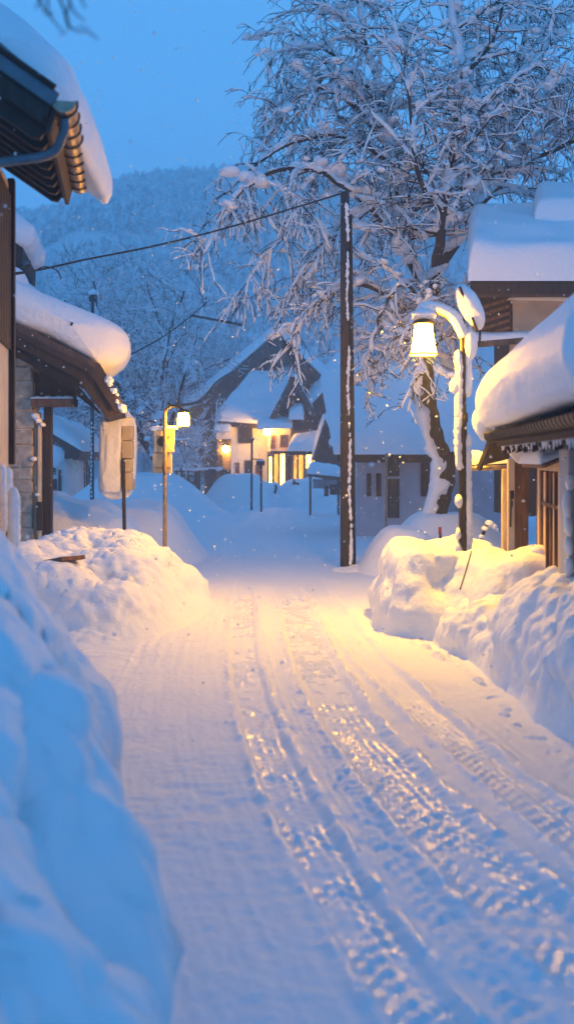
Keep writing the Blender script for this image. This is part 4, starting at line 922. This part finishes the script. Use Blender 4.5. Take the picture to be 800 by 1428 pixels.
MB().lathe(lp, [(.078, -.095), (.085, -.075), (.08, 0), (.072, .07), (.05, .083)], 12).build('lantern', M['lamp2'], S, True)
MB().lathe(lp, [(.088, .085), (.088, .095), (.06, .125), (.02, .14)], 12).build('hood', M['iron'], S, True)
MB().lathe(lp, [(.075, -.0975), (.075, -.0955)], 16).build('lantern_mouth', M['mouth2'], S)
b = Blobs(); b.add(tuple(P(216, 598, d+.07)), np.diag((.06, .05, .04)), 2, .3); b.add(tuple(P(228, 597, d+.07)), np.diag((.2, .05, .035)), 3, .3, 3); b.build('panel_snow', M['snow'], S)
# snow caked notice board
d = 16.6
N = thing('notice_board', P(172, 750, d), 'notice board on a rusty post with a thick white slab of snow on its face', 'sign')
MB().tube([P(174, 760, d-.2), P(172, 640, d-.2)], .03, 8).build('post', M['darkwood'], N, True)
a = P(172.5, 683, d); c = P(187, 584, d)
mb = MB()
z = a.z; rs = random.Random(2)
for hh in (.30, .22, .30, .24): mb.box((a.x, d-.16, z), (c.x-rs.uniform(0, .015), d+.28, min(z+hh-.01, c.z))); z += hh
mb.build('board', M['panel'], N, bevel=.012)
v, q = ico(5); lo = P(138, 692, d); hi = P(187, 574, d); cx, cz = (lo.x+hi.x)/2, (lo.z+hi.z)/2; ex, ez = (hi.x-lo.x)/2, (hi.z-lo.z)/2
w = np.sign(v)*np.abs(v)**np.array((.52, .6, .36)); w = w/np.abs(w).max(0); w *= (1+.16*n3(v*2.2+3)+.10*n3(v*5))[:, None]
sv = w*np.array((ex, .29, ez))+np.array((cx, d+.10, cz)); sv[:, 0] += .03*(sv[:, 2]-cz)
m_ = (sv[:, 0] > a.x-.01) & (sv[:, 2] < c.z+.02); sv[:, 1] = np.where(m_ & (sv[:, 1] < d+.03), d+.03, sv[:, 1])
np_mesh('snow', sv, q, M['snow'], N)
# utility pole by the tree
d = 18.
U = thing('utility_pole', P(486, 796, d), 'dark wooden utility pole with a pale snow streak, standing before the big tree', 'pole')
MB().tube([P(483, 800, d), P(480.5, 268, d)], [.115, .078], 14).build('pole', M['polewood'], U, True)
mb = MB(); mb.tube([P(493.5, 796, d-.02), P(488, 300, d-.02)], .035, 8); mb.build('conduit', M['iron'], U, True)
b = Blobs(); 
for i in range(300):
    t = i/299; x = 488.6-5.2*t; y = 785-500*t
    if (rnd.random() < .55+.45*math.sin(t*37)*math.sin(t*11+1)): b.add(tuple(P(x+rnd.gauss(0, .5)+.8*math.sin(t*23), y, d-.095+.025*t)), np.diag((.020+.022*rnd.random()**2, .03, .05)), 1, .4, 5)
b.build('snow_streak', M['snow'], U)
lump('base_snow', tuple(P(487, 800, d)+Vector((0, -.02, .0))), (.36, .34, .17), U, 4, .22)
MB().bar(P(476, 310, d-.05), P(490, 302, d-.05), .05, .06).build('step_bracket', M['iron'], U)
# pole with a box on top, far left
d = 34.
U2 = thing('box_pole', P(130, 730, d), 'thin dark pole left of the notice board, topped by a small box under snow', 'pole')
MB().tube([P(128.5, 735, d), P(129.5, 420, d)], [.075, .055], 8).build('pole', M['polewood'], U2, True)
MB().prism([P(124.5, 420, d-.12), P(134.5, 420, d-.12), P(134.5, 411, d-.12), P(124.5, 411, d-.12)], (0, .24, 0)).build('box', M['iron'], U2)
lump('snow', tuple(P(129.5, 408, d)), (.14, .14, .12), U2, 3)
b = Blobs()
for i in range(18): b.add(tuple(P(127.6+rnd.uniform(-.5, .5), 590+i*6, d-.06)), np.diag((.03, .03, .07)), 1, .4)
b.build('pole_snow', M['snow'], U2)
# two thin posts before the white wing
d = 40.
t = thing('curved_post', P(351, 712, d), 'thin dark post with a bent over tip in front of the white wing', 'post')
MB().tube(polyline([P(350.5, 712, d), P(351, 640, d), P(351.3, 618, d), P(352.5, 612, d), P(354.5, 613, d)], 4), .045, 7).build('shaft', M['iron'], t, True)
lump('snow', tuple(P(352.3, 611, d)), (.07, .07, .035), t, 2)
d = 38.
t = thing('crossbar_sign', P(364, 714, d), 'thin sign post with a small dark crossbar, in front of the glowing porch', 'sign')
MB().tube([P(364, 714, d), P(364, 640, d)], .04, 7).build('shaft', M['iron'], t, True)
MB().prism([P(357, 649, d-.05), P(369, 649, d-.05), P(369, 643, d-.05), P(357, 643, d-.05)], (0, .05, 0)).build('plate', M['darkwood'], t)
MB().bar(P(352, 640, d-.03), P(365, 641, d-.03), .03, .04).build('crossbar', M['iron'], t)
b = Blobs(); b.add(tuple(P(363, 642, d-.03)), np.diag((.16, .05, .035)), 2, .3); b.build('snow', M['snow'], t)
# covered stall
d = 36.
t = thing('market_stall', P(455, 705, d), 'low open stall with snowy flat roof and thin legs before the small gable', 'stall')
c4 = [P(429, 661, d), P(474, 665, d), P(474, 656, d+1.2), P(431, 654, d+1.2)]
r_ = slab(c4, .07).build('roof', M['timbergrey'], t); pillow('snow', c4, .26, r_, .04, 18, .04, 2)
for x, dd in ((432, 0.05), (472, 0.05), (433, 1.1), (471, 1.1)): MB().tube([P(x, 664, d+dd), P(x, 664, d+dd)-Vector((0, 0, 1.4))], .03, 6).build('leg', M['timbergrey'], t, True)
MB().prism([P(436, 668, d+1.0), P(470, 669, d+1.0), P(470, 682, d+1.0), P(436, 681, d+1.0)], (0, .05, 0)).build('back_panel', M['bluegrey'], t)
mb = MB()
for x0, x1, y0, y1 in ((452, 458, 678, 692), (460, 474, 676, 690)): mb.prism([P(x0, y0, d+.3), P(x1, y0, d+.3), P(x1, y1, d+.3), P(x0, y1, d+.3)], (0, .3, 0))
mb.build('crates_shelf', M['timbergrey'], t)
# tilted dark handles in the snow heap
for i, (pp, lab) in enumerate((([(383, 688), (385, 680), (384, 676)], 'dark stub poking from the snow before the glowing porch, left of its twin'), ([(409, 676), (410, 668), (412, 674), (417, 675)], 'dark bent handle poking from the snow before the glowing porch windows'))):
    o = MB().tube([P(x, y, 41.5) for x, y in pp], .05, 6).build('tool_handle', M['iron'], None, True); tag(o, lab, 'handle')
# garden fence
d = 47.
t = thing('garden_fence', P(280, 690, d), 'low dark rail fence with snow in the garden of the gabled house', 'fence')
MB().bar(P(243, 657, d), P(312, 655, d), .07, .10).build('rail', M['darkwood'], t)
for x in (246, 262, 278, 294, 310): MB().bar(P(x, 682, d), P(x, 652, d), .09, .09).build('post', M['darkwood'], t)
b = Blobs()
for i in range(16): b.add(tuple(P(245+i*4.2, 654, d)), np.diag((.14, .1, .07+.05*rnd.random())), 2, .3)
b.build('snow', M['farsnow'], t)
t = thing('name_board', P(295, 690, 44), 'small square notice plate on a thin stake before the garden fence', 'sign')
MB().tube([P(295, 695, 44), P(295, 655, 44)], .03, 6).build('shaft', M['iron'], t, True); MB().prism([P(290, 668, 43.95), P(301, 668, 43.95), P(301, 654, 43.95), P(290, 654, 43.95)], (0, .04, 0)).build('plate', M['timbergrey'], t)
# thin marker pole near the low house
t = thing('marker_pole', P(538, 750, 22), 'thin rusty marker pole with a small tag, left of the tree trunk', 'pole')
MB().tube([P(537.5, 765, 22), P(538.5, 632, 22)], .028, 7).build('shaft', M['galv'], t, True); MB().prism([P(535.5, 750, 21.95), P(540.5, 750, 21.95), P(540.5, 743, 21.95), P(535.5, 743, 21.95)], (0, .03, 0)).build('tag', M['darkwood'], t)
t = thing('reflector_post', P(613, 745, 18.5), 'tiny red reflector post at the tree foot', 'post'); MB().tube([P(613, 770, 18.5), P(613, 736, 18.5)], .022, 7).build('shaft', M['iron'], t, True); MB().tube([P(613, 745, 18.47), P(613, 735, 18.47)], .03, 8).build('reflector', M['red'], t, True)
# cane in the mound, snowy twig behind it
o = MB().tube(polyline([P(641, 822, 11.0), P(648, 800, 11.1), P(657, 768, 11.2)], 4), .008, 6).build('cane', M['cable'], None, True); tag(o, 'thin black cane leaning in the golden snow under the street lamp', 'cane')
t = thing('snowy_twig', P(668, 760, 14), 'small bent plant stem capped with snow behind the golden drift', 'plant')
MB().tube(polyline([P(666, 765, 14), P(673, 745, 14), P(679, 732, 14), P(690, 736, 14)], 5), .022, 6).build('stem', M['twig'], t, True)
b = Blobs()
for x, y, s in ((676, 737, .05), (682, 730, .06), (688, 734, .05), (671, 748, .04), (692, 738, .03)): b.add(tuple(P(x, y, 14)), np.diag((s, s, s*.8)), 2, .3, 3)
b.build('snow', M['snow'], t)
# dark post beside the left porch (frame) and cables
def cable(name, pts, d0, d1, r, label, snow=False, n=8):
    k = len(pts); c = polyline([P(x, y, d0+(d1-d0)*i/(k-1)) for i, (x, y) in enumerate(pts)], n)
    o = MB().tube(c, r, 5).build(name, M['cable'] if not snow else M['snow'], None, True); return tag(o, label, 'cable')
cable('overhead_cable', [(-20, 381), (40, 379), (120, 362), (220, 342), (330, 314), (482, 268)], 13.5, 18, .016, 'black overhead cable from the timber house up to the utility pole')
cable('overhead_cable', [(20, 383), (45, 379), (62, 372), (78, 376), (84, 384), (85, 389)], 13.4, 14.4, .010, 'short loose cable end curling down beside the long overhead cable')
cable('overhead_cable', [(178, 497), (230, 468), (267, 440), (290, 420)], 26, 34, .022, 'black cable rising to the right above the frosted trees')
cable('overhead_cable', [(267, 440), (300, 446), (340, 454)], 32.5, 36, .045, 'thick dark cable piece running right from the rising cable')
cable('overhead_cable', [(390, 448), (372, 478), (340, 508), (305, 530), (280, 558), (236, 567)], 50, 14.25, .028, 'sagging black cable from the big gable down to the sign post lantern')
cable('overhead_cable', [(180, 432), (225, 425), (262, 419), (295, 412), (340, 418), (420, 430)], 40, 48, .025, 'pale snow covered cable strung across the frosted trees', True)
cable('overhead_cable', [(360, 366), (395, 320), (425, 285), (470, 262)], 30, 20, .010, 'left one of two thin parallel cables rising to the utility pole')
cable('overhead_cable', [(366, 370), (401, 324), (431, 289), (476, 266)], 30, 20, .010, 'right one of two thin parallel cables rising to the utility pole')
# ------------------------------------------------------------------ falling snow and haze
def flakes():
    r = np.random.RandomState(8); v, q = ico(1); V = []; Q = []; n = 0
    o6 = np.array([(1, 0, 0), (-1, 0, 0), (0, 1, 0), (0, -1, 0), (0, 0, 1), (0, 0, -1)], float); f8 = np.array([(0, 2, 4), (2, 1, 4), (1, 3, 4), (3, 0, 4), (2, 0, 5), (1, 2, 5), (3, 1, 5), (0, 3, 5)])
    for i in range(9000):
        y = 5+r.rand()**.7*40; x = (r.rand()*860-430)/F*y; z = .1+r.rand()*min(10, 2+.46*y); s = (.004+.009*r.rand()**2)*(1+y/40)
        V.append(o6*s*(.7+.6*r.rand(6, 1))+(x, y, z)); Q.append(f8+n); n += 6
    tag(np_mesh('falling_snow', np.concatenate(V), np.concatenate(Q), M['snow'], None, False), 'fine snowflakes drifting through the air', 'snowfall', kind='stuff')
flakes()
HAZE = True
if HAZE:
    m = bpy.data.materials.new('cold_air'); m.use_nodes = True; nt = m.node_tree; nt.nodes.remove(nt.nodes['Principled BSDF'])
    pv = nt.nodes.new('ShaderNodeVolumePrincipled'); pv.inputs['Density'].default_value = .0038; pv.inputs['Color'].default_value = (.93, .975, 1, 1); pv.inputs['Anisotropy'].default_value = .25
    nt.links.new(pv.outputs[0], nt.nodes['Material Output'].inputs['Volume'])
    o = MB().box((-240, -50, -2.5), (240, 256, 66)).build('haze', m); tag(o, 'pale blue cold haze hanging over the village', 'haze', kind='stuff')
# ------------------------------------------------------------------ light, sky, camera
w = bpy.data.worlds.new('World'); sc.world = w; w.use_nodes = True; nt = w.node_tree; bg = nt.nodes['Background']
sky = nt.nodes.new('ShaderNodeTexSky'); sky.sky_type = 'NISHITA'; sky.sun_disc = False
SE, SR = R(1.0), R(200)
sky.sun_elevation = SE; sky.sun_rotation = SR; sky.ozone_density = 6; sky.dust_density = .3; sky.air_density = 1.2
hs = nt.nodes.new('ShaderNodeMix'); hs.data_type = 'RGBA'; hs.blend_type = 'MIX'; hs.inputs['Factor'].default_value = .9
mul = nt.nodes.new('ShaderNodeMix'); mul.data_type = 'RGBA'; mul.blend_type = 'MULTIPLY'; mul.inputs['Factor'].default_value = 1
nt.links.new(sky.outputs[0], mul.inputs[6]); mul.inputs[7].default_value = (.8, 1.0, 1.25, 1)
nt.links.new(mul.outputs[2], hs.inputs[6]); hs.inputs[7].default_value = (.94, 3.8, 8.4, 1)     # deep dusk blue
tcw = nt.nodes.new('ShaderNodeTexCoord'); sx = nt.nodes.new('ShaderNodeSeparateXYZ'); nt.links.new(tcw.outputs['Generated'], sx.inputs[0])
gr = nt.nodes.new('ShaderNodeValToRGB'); gr.color_ramp.interpolation = 'EASE'       # dusk: the zenith is darker than the sky near the horizon
gr.color_ramp.elements[0].position = .38; gr.color_ramp.elements[0].color = (1, 1, 1, 1); gr.color_ramp.elements[1].position = .95; gr.color_ramp.elements[1].color = (.31, .39, .49, 1)
nt.links.new(sx.outputs['Z'], gr.inputs[0]); zm = nt.nodes.new('ShaderNodeMix'); zm.data_type = 'RGBA'; zm.blend_type = 'MULTIPLY'; zm.inputs['Factor'].default_value = 1
nt.links.new(hs.outputs[2], zm.inputs[6]); nt.links.new(gr.outputs[0], zm.inputs[7]); nt.links.new(zm.outputs[2], bg.inputs['Color']); bg.inputs['Strength'].default_value = .140
sd = bpy.data.lights.new('dusk_sun', 'SUN'); sd.energy = .05; sd.angle = R(30); sd.color = (.55, .72, 1.0)
so = bpy.data.objects.new('dusk_sun', sd); COL.objects.link(so); so.rotation_euler = (R(52), 0, R(-30))
cam = bpy.data.cameras.new('camera'); co = bpy.data.objects.new('camera', cam); COL.objects.link(co)
co.location = (0, 0, CAMZ); co.rotation_euler = (R(90), 0, 0)
cam.sensor_width = 36; cam.sensor_fit = 'AUTO'; cam.lens = F/1428*36; cam.shift_y = -74/1428; cam.clip_end = 2000; cam.clip_start = .05
cam.dof.use_dof = True; cam.dof.focus_distance = 17; cam.dof.aperture_fstop = 1.1
sc.camera = co
vs = sc.view_settings; vs.view_transform = 'Standard'; vs.look = 'None'; vs.gamma = 1; vs.exposure = 0; vs.use_curve_mapping = False
sc.render.engine = 'CYCLES'; cy = sc.cycles
cy.use_denoising = True
try: cy.denoiser = 'OPENIMAGEDENOISE'
except Exception: pass
cy.max_bounces = 6; cy.diffuse_bounces = 4; cy.glossy_bounces = 2; cy.transmission_bounces = 2; cy.volume_bounces = 3; cy.transparent_max_bounces = 4
cy.sample_clamp_indirect = 6; cy.caustics_reflective = False; cy.caustics_refractive = False
